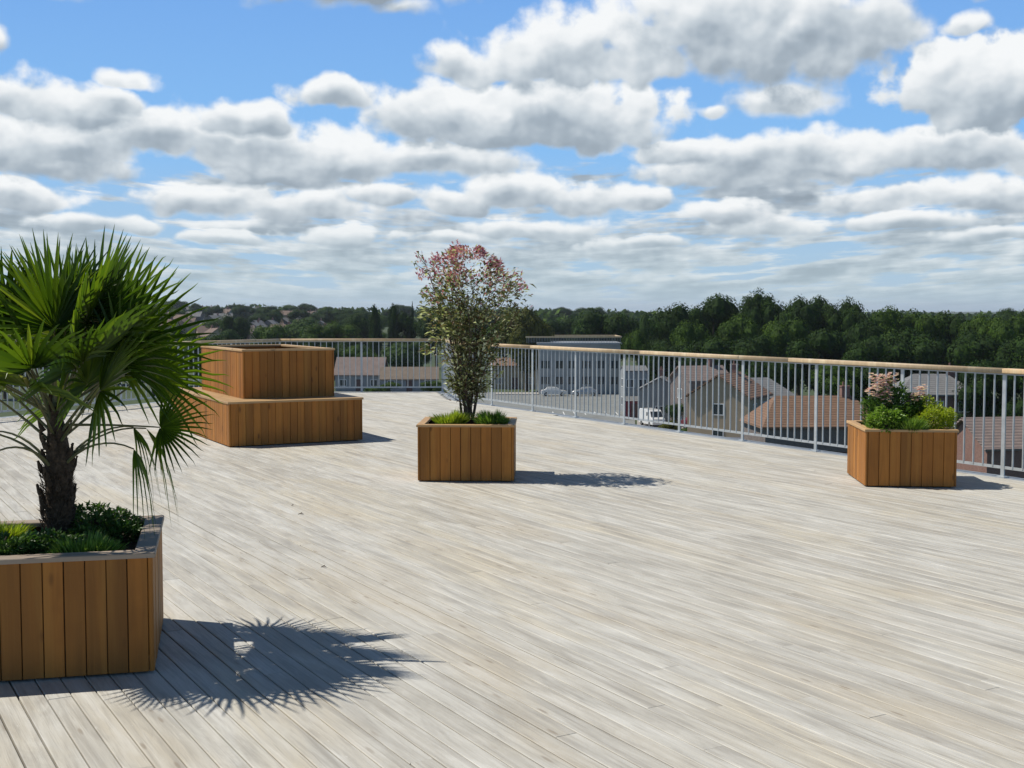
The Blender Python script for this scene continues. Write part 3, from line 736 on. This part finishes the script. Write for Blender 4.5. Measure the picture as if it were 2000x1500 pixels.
# ------------------------------------------------------------------ trees
def make_tree_mesh(seed, n_blob, leafn, leaf, kind='round', hfrac=.22):
    """unit tree: height 10, width about 8; returns crown and trunk meshes"""
    R.seed(seed); cr = MB(); blobs = []
    for i in range(n_blob):
        if kind == 'spire':
            t = (i+.5)/n_blob; z = 1.2+8.2*t; rad = 3.4*(1-t)**.75+.35; a = i*2.4
            blobs.append((Vector((cos(a)*rad*.42, sin(a)*rad*.42, z)), rad*.62, 1.2))
        elif kind == 'column':
            t = (i+.5)/n_blob; z = 1.2+7.8*t; rad = 2.9*sin(pi*min(1, .18+.74*t))**.6; a = i*2.4
            blobs.append((Vector((cos(a)*rad*.5, sin(a)*rad*.5, z)), rad*.62+.3, 1.3))
        else:
            v = rv(1.); q_ = v.length**.4; v.normalize()
            z = 5.9+v.z*q_*2.5; wr = 2.9*(1.05-.15*max(0, v.z)); 
            blobs.append((Vector((v.x*q_*wr, v.y*q_*wr, z)), R.uniform(1.25, 2.15), .85))
    zmax = max(b[0].z+b[1]*b[2] for b in blobs); k_ = 10/zmax
    for (c_, rad, sq) in blobs:
        n_ = int(1.55*leafn*rad*rad/1.6); br = R.uniform(-.12, .12)
        for i in range(n_):
            d = rv(1.).normalized(); sh = R.uniform(.84, 1.04)*(1+.16*mnoise.noise(d*2.6+c_))
            p = c_+Vector((d.x*rad, d.y*rad, d.z*rad*sq))*sh; p = p*k_
            nn = (d+rv(.55)).normalized(); t1 = nn.cross(rv()).normalized(); t2 = nn.cross(t1)
            L = leaf*R.uniform(.6, 1.3); a = L*.5; b_ = L*.38
            rnd_ = min(1, max(0, .45+br+R.gauss(0, .16)))
            cr.faces([p-t1*a, p-t2*b_+t1*a*.1, p+t1*a, p+t2*b_-t1*a*.15], [(0, 1, 2, 3)], rnd_)
        # inner mass, rough
        seg = 7; vs_ = []
        for j in range(1, 5):
            th = pi*j/5
            for q_ in range(seg):
                a = 2*pi*q_/seg; dd = Vector((sin(th)*cos(a), sin(th)*sin(a), cos(th))); s_ = .72+.12*mnoise.noise(dd*2+c_)
                vs_.append((c_+Vector((dd.x*rad, dd.y*rad, dd.z*rad*sq))*s_)*k_)
        vs_ += [(c_+Vector((0, 0, rad*sq*.8)))*k_, (c_-Vector((0, 0, rad*sq*.8)))*k_]
        fs_ = [(j*seg+q_, (j+1)*seg+q_, (j+1)*seg+(q_+1) % seg, j*seg+(q_+1) % seg) for j in range(3) for q_ in range(seg)]
        fs_ += [(28, q_, (q_+1) % seg) for q_ in range(seg)]+[(29, 21+(q_+1) % seg, 21+q_) for q_ in range(seg)]
        cr.faces(vs_, fs_, .25)
    tr = MB(); tr.tube([(0, 0, -.3), (.05, 0, 1.2), (0, .08, 3.2), (.1, 0, 5.5), (.05, .05, 7.5)], [.42, .30, .24, .16, .05], 9)
    if kind == 'round':
        for i in range(7):
            a = i*2.4; z = R.uniform(1.9, 3.6); tr.tube([(0, 0, z), (cos(a)*.8, sin(a)*.8, z+1.1), (cos(a)*2, sin(a)*2, z+2.2)], [.15, .10, .04], 6)
    return cr, tr
PROTO = {}
def proto(key, matk, *a, **kw):
    cr, tr = make_tree_mesh(*a, **kw); c_ = cr.build('crown', M['tree_'+matk]); t_ = tr.build('trunk', M['trunk'], None, True)
    C.objects.unlink(c_); C.objects.unlink(t_); PROTO[key] = (c_, t_)
proto('dark1', 'dark', 31, 17, 190, .26)
proto('dark2', 'dark', 32, 14, 200, .28)
proto('dark3', 'dark', 33, 20, 170, .25)
proto('mid1', 'mid', 34, 16, 190, .27)
proto('mid2', 'mid', 35, 13, 200, .28)
proto('yellow', 'yellow', 36, 24, 180, .30)
proto('light', 'light', 37, 18, 190, .34)
proto('spire', 'dark', 38, 14, 170, .34, kind='spire')
proto('column', 'dark', 39, 12, 180, .34, kind='column')
def tree(key, x, y, w, h, label=None, group=None, z=None, rz=None):
    r_ = thing('tree', label, 'tree', (x, y, hill(x, y) if z is None else z), R.uniform(0, 6.28) if rz is None else rz, group)
    r_.scale = (w/7.6, w/7.6, h/10)
    for o in PROTO[key]:
        c_ = o.copy(); C.objects.link(c_); c_.parent = r_
    return r_
def tree_px(key, u, top, wpx, D, label, group=None):
    x = (u-1000)/2400*D; zt = 1.69+(606-top)/2400*D; zb = hill(x, D)
    return tree(key, x, D, wpx/2400*D, zt-zb, label, group)
R.seed(77)
GR = 'dark broadleaf trees in the belt behind the houses on the right'
for q_ in [
 ('dark2', 1192, 602, 105, 235, 'rounded dark tree left of the pale gap in the right tree belt'),
 ('light', 1262, 611, 40, 225, 'slim pale tree beside the rounded dark tree at the tree belt edge'),
 ('mid1', 1248, 640, 60, 190, 'low green bush-like tree at the left foot of the right tree belt'),
 ('dark1', 1318, 590, 110, 200, 'dark tree forming the left shoulder of the tall belt'),
 ('dark3', 1393, 572, 120, 205, 'broad dark tree forming the first high dome of the belt'),
 ('mid2', 1345, 625, 90, 180, 'mid-green lower tree in front of the first high dome'),
 ('dark2', 1486, 563, 78, 200, 'tallest narrow tree rising highest in the right tree belt'),
 ('mid1', 1440, 610, 100, 185, 'green tree filling below and left of the tallest tree'),
 ('dark1', 1560, 576, 90, 195, 'first of the three close dark domes right of the tallest tree'),
 ('dark3', 1606, 575, 80, 200, 'second of the three close dark domes right of the tallest tree'),
 ('dark2', 1652, 580, 80, 195, 'third of the three close dark domes right of the tallest tree'),
 ('mid2', 1535, 620, 100, 180, 'green lower tree in front of the three dark domes'),
 ('mid1', 1738, 596, 95, 190, 'rounded green dome above the pink flowering planter'),
 ('dark1', 1690, 618, 90, 180, 'dark low tree in the dip left of the rounded green dome'),
 ('mid2', 1803, 603, 80, 190, 'green tree just right of the rounded green dome'),
 ('dark3', 1856, 606, 90, 190, 'dark tree above the grey-roofed house at the right'),
 ('mid1', 1915, 611, 90, 185, 'flat-topped green tree near the right end of the belt'),
 ('mid2', 1972, 613, 90, 180, 'green tree at the right end of the belt below the far dark crown'),
 ('mid1', 2035, 608, 100, 180, 'green tree at the edge of view on the far right'),
 ('dark2', 1990, 594, 80, 330, 'distant dark crown rising above the right end of the belt'),
 ('dark3', 1600, 640, 120, 170, 'dark tree filling behind the long brown roof'),
 ('dark1', 1480, 650, 110, 168, 'dark tree directly behind the tan gabled house'),
 ('dark2', 1780, 640, 120, 168, 'dark tree directly behind the grey hipped roof'),
 ('dark1', 1900, 645, 120, 165, 'dark tree behind the house at the right edge'),
 ('dark3', 1690, 655, 110, 160, 'dark tree between the brown and grey roofs'),
 ('dark2', 1380, 655, 100, 172, 'dark tree behind the small grey gabled house'),
 ('dark1', 1300, 660, 90, 178, 'dark tree behind the small pale block near the car park'),
 ('dark3', 1930, 700, 110, 128, 'dark garden tree between the grey hipped roof and the brick house'),
 ('dark1', 2000, 705, 110, 125, 'dark garden tree behind the brick house at the right edge'),
 ('dark2', 1515, 690, 80, 150, 'dark garden tree right of the grey hip-roofed house'),
 ('mid1', 1640, 705, 120, 140, 'green garden tree behind the right half of the orange-brown roof'),
 ('dark1', 1720, 705, 90, 140, 'dark garden tree behind the pink flowers'),
 ('dark2', 2010, 650, 120, 160, 'dark low tree at the far right edge of view')]:
    tree_px(*q_, GR)
GC = 'trees beyond the back railing'
for q_ in [
 ('yellow', 1028, 596, 92, 215, 'yellow-green rounded tree just right of the pink-tipped shrub'),
 ('dark1', 1075, 622, 80, 300, 'dark low tree right of the yellow-green tree'),
 ('dark3', 1120, 617, 90, 310, 'dark broad tree above the grey building roof'),
 ('dark2', 1160, 616, 70, 300, 'small dark tree between grey building and rounded dark tree'),
 ('column', 733, 592, 34, 290, 'tall dark column-shaped tree on the left skyline'),
 ('column', 768, 590, 30, 300, 'slimmer dark column tree next to the tall column-shaped one'),
 ('spire', 806, 589, 16, 310, 'thin dark conifer spire left of the shrub crown'),
 ('dark1', 790, 606, 50, 300, 'dark round tree around the foot of the conifer spire'),
 ('dark2', 852, 604, 70, 290, 'dark tree seen through the left side of the shrub crown'),
 ('dark3', 925, 607, 80, 290, 'dark tree seen behind the middle of the shrub crown'),
 ('mid1', 985, 612, 70, 280, 'green tree between the shrub crown and the yellow-green tree'),
 ('dark1', 700, 612, 55, 330, 'dark tree left of the tall column-shaped tree'),
 ('mid2', 660, 625, 75, 300, 'green rounded tree above the right end of the stacked box'),
 ('light', 585, 622, 80, 300, 'light green tree above the middle of the stacked box'),
 ('mid1', 618, 630, 70, 280, 'mid-green tree between two lighter ones above the stacked box'),
 ('dark2', 462, 612, 46, 340, 'dark pointed tree standing alone above the stacked box corner'),
 ('mid2', 530, 632, 80, 290, 'green tree above the left half of the stacked box'),
 ('light', 445, 642, 56, 280, 'light green bush above the left corner of the stacked box'),
 ('light', 780, 668, 80, 235, 'bright green bushy tree behind the back railing'),
 ('light', 820, 664, 50, 238, 'bright green bush left of the shrub lower stems'),
 ('mid1', 705, 672, 80, 245, 'green tree behind the tan roofed house'),
 ('dark2', 655, 668, 60, 250, 'dark tree at the left end of the tan roofed house')]:
    tree_px(*q_, GC)
# left side behind the palm and the back railing
R.seed(91)
for i, u in enumerate(range(-60, 420, 36)):
    tree_px(R.choice(('dark1', 'dark2', 'mid1', 'mid2', 'dark3')), u+R.uniform(-8, 8), R.uniform(630, 655), R.uniform(70, 100), R.uniform(190, 260), 'garden tree in the row glimpsed behind the fan palm', 'garden trees behind the palm')
# hillside trees, far
R.seed(92)
cnt = 0
for i in range(150):
    D = 380+R.random()**.8*620; u = R.uniform(-80, 1240)
    if u > 860 and D < 600: continue
    x = (u-1000)/2400*D; h_ = R.uniform(7, 13); w_ = h_*R.uniform(.8, 1.1)
    tree(R.choice(('dark1', 'dark2', 'mid1', 'mid2', 'dark3', 'mid1')), x, D, w_, h_, 'small distant tree among the houses on the far hillside', 'distant trees on the far hillside')
# continuous far woods as one mass
mb = MB(); R.seed(93)
for i in range(15000):
    D = R.uniform(1000, 1500) if i % 3 else R.uniform(560, 1000); u = R.uniform(-200, 2300) if D > 1000 else R.uniform(1000, 2300)
    x = (u-1000)/2400*D; z = hill(x, D)+R.uniform(0, 11)*(.75+.5*mnoise.noise((x*.02, D*.02, 0)))
    nn = rv(); t1 = nn.cross(rv()).normalized(); t2 = nn.normalized().cross(t1); L = R.uniform(1.2, 2.6)
    p = Vector((x, D, z)); mb.faces([p-t1*L, p-t2*L*.8, p+t1*L, p+t2*L*.8], [(0, 1, 2, 3)], R.random())
tag(mb.build('woodland', M['tree_mid']), 'hazy blue-green woods along the far horizon', 'woodland', kind='stuff')

# ------------------------------------------------------------------ houses
def wallm(name, c_, brick=False, c2=None):
    def fn(T, b, out):
        o = obj(T)
        if brick:
            n = T.node('ShaderNodeTexBrick'); xo = T.xyz(o)
            T.put(n.inputs['Vector'], T.comb(T.math('ADD', xo[0], xo[1]), xo[2]))
            n.inputs['Scale'].default_value = 4.4; T.put(n.inputs['Color1'], c_); T.put(n.inputs['Color2'], tuple(x*.7 for x in c_)); T.put(n.inputs['Mortar'], (.35, .32, .28)); n.inputs['Mortar Size'].default_value = .02
            cc = n.outputs[0]
        else: cc = c_
        nn = T.noise(o, .8, 5, .6)
        T.put(b.inputs['Base Color'], T.mix(T.mr(nn, .4, .75, 0, .35), cc, tuple(x*.55 for x in c_))); b.inputs['Roughness'].default_value = .9
    return mat(name, fn)
def roofm(name, c_):
    def fn(T, b, out):
        o = obj(T); w = T.node('ShaderNodeTexWave', wave_type='BANDS', bands_direction='Z'); T.put(w.inputs['Vector'], o); w.inputs['Scale'].default_value = 1.7; w.inputs['Distortion'].default_value = .4
        n = T.noise(o, 1.3, 6, .65)
        cc = T.mix(T.mr(n, .35, .7, 0, .6), c_, tuple(x*.55 for x in c_)); cc = T.mix(T.mr(w.outputs['Fac'], .0, .25, .35, 0), cc, tuple(x*.35 for x in c_))
        T.put(b.inputs['Base Color'], cc); b.inputs['Roughness'].default_value = .85; bump(T, b, w.outputs['Fac'], .03)
    return mat(name, fn)
M['w_brick'] = wallm('red_brick', (.24, .10, .07), True)
M['w_clad'] = wallm('grey_cladding', (.36, .37, .36))
M['w_tan'] = wallm('tan_render', (.38, .30, .20))
M['w_white'] = wallm('white_render', (.42, .42, .40))
M['w_grey'] = wallm('grey_render', (.25, .265, .27))
M['w_mauve'] = wallm('mauve_brick', (.15, .115, .105), True)
M['r_tan'] = roofm('tan_tiles', (.23, .18, .135))
M['r_orange'] = roofm('orange_tiles', (.22, .125, .075))
M['r_brown'] = roofm('brown_tiles', (.19, .13, .10))
M['r_dull'] = roofm('dull_pink_tiles', (.26, .20, .185))
M['r_grey'] = roofm('grey_slates', (.20, .20, .20))
M['r_pink'] = roofm('pinkish_tiles', (.25, .19, .165))
M['glass'] = simple('window_glass', (.03, .04, .05), .08, 0, spec=.8)
M['frame'] = simple('window_frame', (.70, .70, .68), .5)
M['door_paint'] = simple('door_paint', (.10, .05, .04), .5)
M['maroon'] = simple('maroon_paint', (.16, .02, .03), .4)
def house(label, x, y, rz, L, Wd, hw, hr, wm, rm, name='house', hip=0., detail=True, over=.35, z=None, group=None, chim=True, fl=2):
    """L along local x, Wd along local y, walls hw high, ridge along x"""
    root = thing(name, label, 'house', (x, y, hill(x, y) if z is None else z), radians(rz), group)
    mb = MB(); mb.box(-L/2, L/2, -Wd/2, Wd/2, -.5, hw)
    if hip == 0:
        for s_ in (-1, 1):
            xx = s_*L/2; mb.face([(xx, -Wd/2, hw), (xx, Wd/2, hw), (xx, 0, hw+hr*.98)])
    w_ = mb.build('wall', wm, root)
    mb = MB(); X, Y = L/2+over, Wd/2+over; zz = hw-.12; hx = hip; t_ = .16
    zr = hw+hr
    a, b_, c_, d_ = (-X, -Y, zz), (X, -Y, zz), (X, Y, zz), (-X, Y, zz); e_, f_ = (-X+hx, 0, zr), (X-hx, 0, zr)
    def up_(p): return (p[0], p[1], p[2]+t_)
    lo = [a, b_, c_, d_, e_, f_]; pts = lo+[up_(p) for p in lo]
    fs = [(6, 7, 11, 10), (8, 9, 10, 11), (7, 8, 11), (9, 6, 10)] if hip else [(6, 7, 11, 10), (8, 9, 10, 11)]
    fs += [(0, 4, 5, 1), (2, 5, 4, 3), (0, 1, 7, 6), (2, 3, 9, 8)]
    fs += [(1, 2, 8, 7), (3, 0, 6, 9)] if hip else [(1, 5, 11, 7), (5, 2, 8, 11), (3, 4, 10, 9), (4, 0, 6, 10)]
    mb.faces(pts, fs); rf = mb.build('roof', rm, root)
    if chim:
        mb = MB(); cx_ = L*.27; mb.box(cx_-.35, cx_+.35, -.25, .4, hw+hr*.5, hw+hr+.9); mb.box(cx_-.42, cx_+.42, -.32, .47, hw+hr+.9, hw+hr+1.0)
        mb.tube([(cx_-.12, .07, hw+hr+1), (cx_-.12, .07, hw+hr+1.35)], .1, 8); mb.build('chimney', M['w_brick'], rf)
    if detail:
        for side in (-1, 1):
            nw = max(2, int(L/2.6))
            for f2 in range(fl):
                zc = 1.5+f2*2.6
                if zc+.7 > hw: continue
                for i in range(nw):
                    xc = -L/2+L*(i+.5)/nw; yy = side*(Wd/2)
                    if f2 == 0 and i == nw//2:
                        mb = MB(); y0_, y1_ = sorted((yy+side*.003, yy+side*.05)); mb.box(xc-.5, xc+.5, y0_, y1_, .02, 2.1); mb.build('door', M['door_paint'], root); continue
                    mb = MB(); ww, hh = .62, .6
                    y0_, y1_ = sorted((yy-side*.04, yy+side*.05))
                    for q_ in ((-ww, -ww+.08, -hh, hh), (ww-.08, ww, -hh, hh), (-ww+.08, ww-.08, -hh, -hh+.08), (-ww+.08, ww-.08, hh-.08, hh), (-.03, .03, -hh+.08, hh-.08)):
                        mb.box(xc+q_[0], xc+q_[1], y0_, y1_, zc+q_[2], zc+q_[3])
                    fo = mb.build('window', M['frame'], root)
                    mb = MB(); mb.box(xc-ww+.07, xc+ww-.07, *sorted((yy+side*.004, yy+side*.02)), zc-hh+.07, zc+hh-.07); mb.build('pane', M['glass'], fo)
        for side in (-1, 1):
            for f2 in range(fl):
                zc = 1.5+f2*2.6
                if zc+.7 > hw: continue
                xx = side*L/2; mb = MB(); x0_, x1_ = sorted((xx-side*.04, xx+side*.05))
                for q_ in ((-.6, -.52, -.6, .6), (.52, .6, -.6, .6), (-.52, .52, -.6, -.52), (-.52, .52, .52, .6), (-.03, .03, -.52, .52)):
                    mb.box(x0_, x1_, q_[0], q_[1], zc+q_[2], zc+q_[3])
                fo = mb.build('window', M['frame'], root)
                mb = MB(); mb.box(*sorted((xx+side*.004, xx+side*.02)), -.53, .53, zc-.53, zc+.53); mb.build('pane', M['glass'], fo)
    return root
def hpx(label, u, D, rz, Lm, Wd, ridge_v, hr, wm, rm, **k_):
    zr = 1.69-(ridge_v-606)/2400*D; hw = zr+12.5-hr
    return house(label, (u-1000)/2400*D, D, rz, Lm, Wd, hw, hr, wm, rm, z=-12.5, **k_)
hpx('tan gabled house with a lit orange roof slope behind the right railing', 1425, 128, 62, 7.0, 6.6, 731, 2.2, M['w_tan'], M['r_orange'], over=.3)
hpx('grey hip-roofed house adjoining the tan gabled house', 1482, 134, 12, 6.0, 6.0, 740, 1.9, M['w_grey'], M['r_grey'], hip=2.2, chim=False)
hpx('long house with an orange-brown roof left of the pink flowering planter', 1590, 108, 4, 10.5, 7.0, 776, 2.3, M['w_mauve'], M['r_orange'], hip=2.2)
hpx('grey hipped-roof house seen above the lime shrub of the right planter', 1818, 132, -4, 8.0, 6.5, 733, 1.9, M['w_brick'], M['r_grey'], hip=2.6)
hpx('red brick house with a brown roof at the right edge of view', 1985, 92, 10, 8.0, 6.0, 818, 1.9, M['w_brick'], M['r_pink'], hip=0)
hpx('small grey gabled house right of the car park', 1292, 158, 80, 5.4, 5.2, 737, 1.5, M['w_grey'], M['r_grey'])
hpx('grey flat-fronted block beyond the right corner of the car park', 1238, 172, 5, 3.2, 4.2, 716, .5, M['w_grey'], M['r_grey'], chim=False, over=.1)
hpx('mauve-roofed house half hidden behind the tan gabled house', 1368, 150, 20, 5.5, 5.0, 716, 1.6, M['w_mauve'], M['r_pink'])
hpx('house with a pinkish tan roof and grey walls behind the back railing', 706, 218, -3, 8.2, 6.5, 699, 2.9, M['w_grey'], M['r_pink'], chim=False)
hpx('low grey-tan roofed house right of the pinkish roofed one', 800, 214, 3, 9.5, 5.0, 718, 1.9, M['w_grey'], M['r_tan'], chim=False, fl=1)
hpx('terracotta-walled house left of the grey flat-roofed building', 1005, 224, 2, 8.4, 6.0, 700, 1.2, M['w_tan'], M['r_orange'], chim=False)
R.seed(17)
GH = 'small houses on the far hillside'
# far hillside: each a small house with wall and roof
hproto = {}
for kk, (wm, rm) in enumerate(((M['w_white'], M['r_brown']), (M['w_mauve'], M['r_grey']), (M['w_brick'], M['r_dull']), (M['w_tan'], M['r_brown']))):
    hproto[kk] = house('tmp', 0, 0, 0, 9, 7, 5, 2.6, wm, rm, detail=(kk == 0), z=0, group=GH)
names = ['far hillside house with white walls and a brown roof', 'far hillside house with mauve brick walls and a grey roof', 'far hillside house with red brick walls and a pinkish roof', 'far hillside house with tan walls and a brown roof']
firsts = set()
for i in range(92):
    kk = R.randrange(4); D = R.uniform(400, 960); u = R.uniform(340, 640) if i < 60 else R.uniform(-60, 900)
    x = (u-1000)/2400*D; o = hproto[kk] if kk not in firsts else copy_tree(hproto[kk]); firsts.add(kk)
    o.location = (x, D, hill(x, D)+.2); o.rotation_euler = (0, 0, R.uniform(-.5, .5)+R.choice((0, pi/2))); o['label'] = names[kk]; o['group'] = names[kk].replace('house', 'houses')

# grey flat-roofed building with a timber-railed roof
D = 208; x0, x1 = (1052-1000)/2400*D, (1212-1000)/2400*D; zt = 1.69-(673-606)/2400*D
root = thing('flat_roofed_building', 'long grey flat-roofed building with a railed roof beyond the car park', 'building', ((x0+x1)/2, D+6, -12.5))
L = x1-x0; h = zt+12.5
mb = MB(); mb.box(-L/2, L/2, -6, 6, -.5, h); mb.build('wall', M['w_clad'], root)
mb = MB(); mb.box(-L/2-.25, L/2+.25, -6.25, 6.25, h+.003, h+.3); mb.build('roof', M['flash'], root)
mb = MB()
for (a0, a1, b0, b1) in ((-L/2-2.2, L/2, -6.12, -5.9), (-L/2-.2, L/2, 5.9, 6.1), (L/2+.003, L/2+.2, -6.12, 6.1)): mb.box(a0, a1, b0, b1, h+1.15, h+1.42, R.random())
mb.build('handrail', M['rail_wood'], root)
mb = MB()
for i in range(60):
    xx = -L/2-2+(L+2)*i/59; mb.box(xx-.03, xx+.03, -6.05, -5.99, h+.3 if xx > -L/2 else h+.3, h+1.15)
mb.build('roof_railing', M['flash'], root)
for f2, zc in enumerate((2.3, 5.0)):
    for i in range(6):
        xc = -L/2+L*(i+.5)/6; mb = MB(); ww, hh = .8, .75
        for q_ in ((-ww, -ww+.1, -hh, hh), (ww-.1, ww, -hh, hh), (-ww+.1, ww-.1, -hh, -hh+.1), (-ww+.1, ww-.1, hh-.1, hh), (-.04, .04, -hh+.1, hh-.1)):
            mb.box(xc+q_[0], xc+q_[1], -6.06, -5.95, zc+q_[2], zc+q_[3])
        fo = mb.build('window', M['flash'], root); mb = MB(); mb.box(xc-ww+.09, xc+ww-.09, -6.02, -6.004, zc-hh+.09, zc+hh-.09); mb.build('pane', M['glass'], fo)

# ------------------------------------------------------------------ cars
def carpaint(name, c_): 
    def fn(T, b, out):
        n = T.noise(obj(T), 1.5, 3, .5); T.put(b.inputs['Base Color'], T.mix(T.mr(n, .3, .8, 0, .25), c_, tuple(x*.7 for x in c_))); b.inputs['Roughness'].default_value = .3; b.inputs['Coat Weight'].default_value = .5
    return mat(name, fn)
M['c_white'] = carpaint('white_car_paint', (.72, .72, .70)); M['c_red'] = carpaint('dark_red_car_paint', (.20, .03, .04)); M['c_blue'] = carpaint('grey_blue_car_paint', (.16, .19, .26)); M['c_silver'] = carpaint('silver_car_paint', (.42, .43, .44))
M['tyre'] = simple('tyre', (.02, .02, .02), .8); M['rimm'] = simple('wheel_rim', (.4, .4, .4), .3, .8); M['lamp'] = simple('lamp_glass', (.7, .7, .68), .1)
M['tail'] = simple('tail_lamp', (.4, .02, .02), .2)
def car(label, x, y, rz, pm, van=False, z=-12.45, group=None, name='parked_car'):
    root = thing(name, label, 'van' if van else 'car', (x, y, z), radians(rz), group)
    if van: side = [(-2.3, .35), (-2.35, 1.0), (-2.3, 1.9), (-2.1, 2.05), (.9, 2.05), (1.25, 1.9), (1.75, 1.2), (2.35, 1.0), (2.42, .6), (2.4, .35)]; tops = 2.0
    else: side = [(-2.1, .32), (-2.14, .75), (-2.05, .95), (-1.7, 1.02), (-1.2, 1.40), (-.9, 1.47), (.3, 1.46), (.6, 1.38), (1.15, .98), (1.9, .86), (2.12, .7), (2.12, .32)]; tops = 1.4
    mb = MB(); n_ = len(side); secs = ((-.86, .97), (-.80, 1.), (.80, 1.), (.86, .97))
    vs_ = []
    for yy, k_ in secs:
        for (sx, sz) in side:
            tuck = .80 if sz > 1.1 and not van else (.93 if sz > 1.3 else 1.)
            vs_.append((sx*k_, yy*tuck, .32+(sz-.32)*k_))
    fs_ = [(j*n_+i, j*n_+(i+1) % n_, (j+1)*n_+(i+1) % n_, (j+1)*n_+i) for j in range(3) for i in range(n_)]+[tuple(range(n_))[::-1], tuple(range(3*n_, 4*n_))]
    mb.faces(vs_, fs_); mb.build('body', pm, root)
    g_ = MB()
    if van:
        g_.face([(1.28, -.7, 1.86), (1.76, -.74, 1.24), (1.76, .74, 1.24), (1.28, .7, 1.86)]); 
        for s_ in (-1, 1): g_.box(.3, 1.2, *sorted((s_*.812, s_*.845)), 1.25, 1.75)
    else:
        g_.face([(.64, -.6, 1.375), (1.14, -.66, 1.01), (1.14, .66, 1.01), (.64, .6, 1.375)]); g_.face([(-1.24, .6, 1.385), (-1.70, .66, 1.04), (-1.70, -.66, 1.04), (-1.24, -.6, 1.385)])
        for s_ in (-1, 1):
            for (a0, a1) in ((-1.05, -.25), (-.18, .6)):
                g_.faces([(a0-.12, s_*.695, 1.12), (a1+.1, s_*.695, 1.12), (a1-.05, s_*.685, 1.38), (a0+.1, s_*.685, 1.38)], [(0, 1, 2, 3)])
    gl = g_.build('windows', M['glass'], root)
    if not van: gl.scale = (1.012, 1.012, 1.004)
    for sx in (-1.32, 1.35):
        for sy in (-1, 1):
            mb = MB(); mb.tube([(sx, sy*.68, .32), (sx, sy*.875, .32)], .32, 16)
            wh = mb.build('wheel', M['tyre'], root); mb = MB(); mb.tube([(sx, sy*.87, .32), (sx, sy*.885, .32)], .19, 12); mb.build('rim', M['rimm'], wh)
    for sy in (-1, 1):
        mb = MB(); mb.box(2.06 if not van else 2.33, 2.14 if not van else 2.43, sy*.62-.15, sy*.62+.15, .62, .76); mb.build('headlight', M['lamp'], root)
        mb = MB(); mb.box(-2.16 if not van else -2.37, -2.08 if not van else -2.28, sy*.66-.12, sy*.66+.12, .72, .86); mb.build('tail_light', M['tail'], root)
    return root
def cpx(label, u, D, rz, pm, **k_): return car(label, (u-1000)/2400*D, D, rz, pm, **k_)
cpx('white van parked at the right edge of the car park', 1274, 150, -75, M['c_white'], van=True, name='parked_van')
cpx('white car parked side-on at the left foot of the grey building', 1082, 203, 2, M['c_white'])
cpx('silver car parked at the middle of the grey building front', 1143, 203, 178, M['c_silver'])
cpx('dark red car parked in front of the tan gabled house', 1366, 146, -35, M['c_red'], z=-12.43)
cpx('white car parked below the tan gabled house beside the dark red car', 1384, 134, 60, M['c_white'], z=-12.43)
cpx('grey-blue car parked by the lower right of the tan gabled house', 1436, 122, 80, M['c_blue'], z=-12.43)
# maroon shed beside the pale block
p = at(1238, 160); root = thing('shed', 'tall dark red shed door front between car park and grey gabled house', 'shed', (p.x, p.y, -12.5))
mb = MB(); mb.box(-1.2, 1.2, -1, 1, 0, 2.5); mb.build('wall', M['maroon'], root)
mb = MB(); mb.faces([(-1.4, -1.2, 2.45), (1.4, -1.2, 2.45), (1.4, 1.2, 2.45), (-1.4, 1.2, 2.45), (-1.4, 0, 3.0), (1.4, 0, 3.0)], [(0, 1, 5, 4), (2, 3, 4, 5), (1, 2, 5), (3, 0, 4), (3, 2, 1, 0)]); mb.build('roof', M['r_grey'], root)
mb = MB(); mb.box(-.45, .45, -1.05, -1.003, .05, 2.1); mb.build('door', M['door_paint'], root)
# hedges and garden shrubs among the houses
R.seed(55)
for (u, D, w_, h_, key, lab) in ((1330, 150, 3.2, 3.6, 'dark2', 'dark garden bush between the grey gabled house and the red car'), (1310, 140, 2.6, 2.0, 'yellow', 'olive garden bush right of the white van'),
        (1345, 132, 2.4, 1.8, 'mid1', 'low garden bush in front of the dark red car'), (1405, 126, 1.8, 1.7, 'yellow', 'small yellow-green bush by the tan gabled house wall'),
        (1520, 126, 4.0, 5.2, 'dark1', 'dark garden tree at the left end of the long orange-brown roof'), (1895, 104, 1.8, 3.6, 'yellow', 'yellow-green bush against the brick house at the right'),
        (1745, 120, 4.2, 5.0, 'dark2', 'dark garden tree between the long house and the grey hipped roof'), (1870, 118, 3.4, 5.2, 'dark3', 'dark garden tree right of the lime shrub'),
        (760, 206, 4.0, 2.6, 'mid1', 'garden bush in front of the pinkish roofed house'), (730, 200, 3.5, 2.2, 'mid2', 'low bush at the road left of the back railing corner'), (845, 204, 3.5, 3.0, 'mid2', 'garden bush right of the low grey-tan roof')):
    x = (u-1000)/2400*D; t_ = tree(key, x, D, w_, h_, lab, None, z=-12.5-h_*.15); t_.name = 'bush'; t_['category'] = 'bush'

# ------------------------------------------------------------------ air
mb = MB(); mb.box(-9500, 9500, -450, 9600, -30, 40)
hzm = bpy.data.materials.new('haze_air'); hzm.use_nodes = True; T = NT(hzm.node_tree)
for n_ in list(T.n): T.n.remove(n_)
pv = T.node('ShaderNodeVolumePrincipled'); pv.inputs['Color'].default_value = (.80, .88, 1, 1); pv.inputs['Density'].default_value = .00009; pv.inputs['Anisotropy'].default_value = .2
ou = T.node('ShaderNodeOutputMaterial'); T.l.new(pv.outputs[0], ou.inputs['Volume'])
tag(mb.build('haze', hzm), kind='stuff')
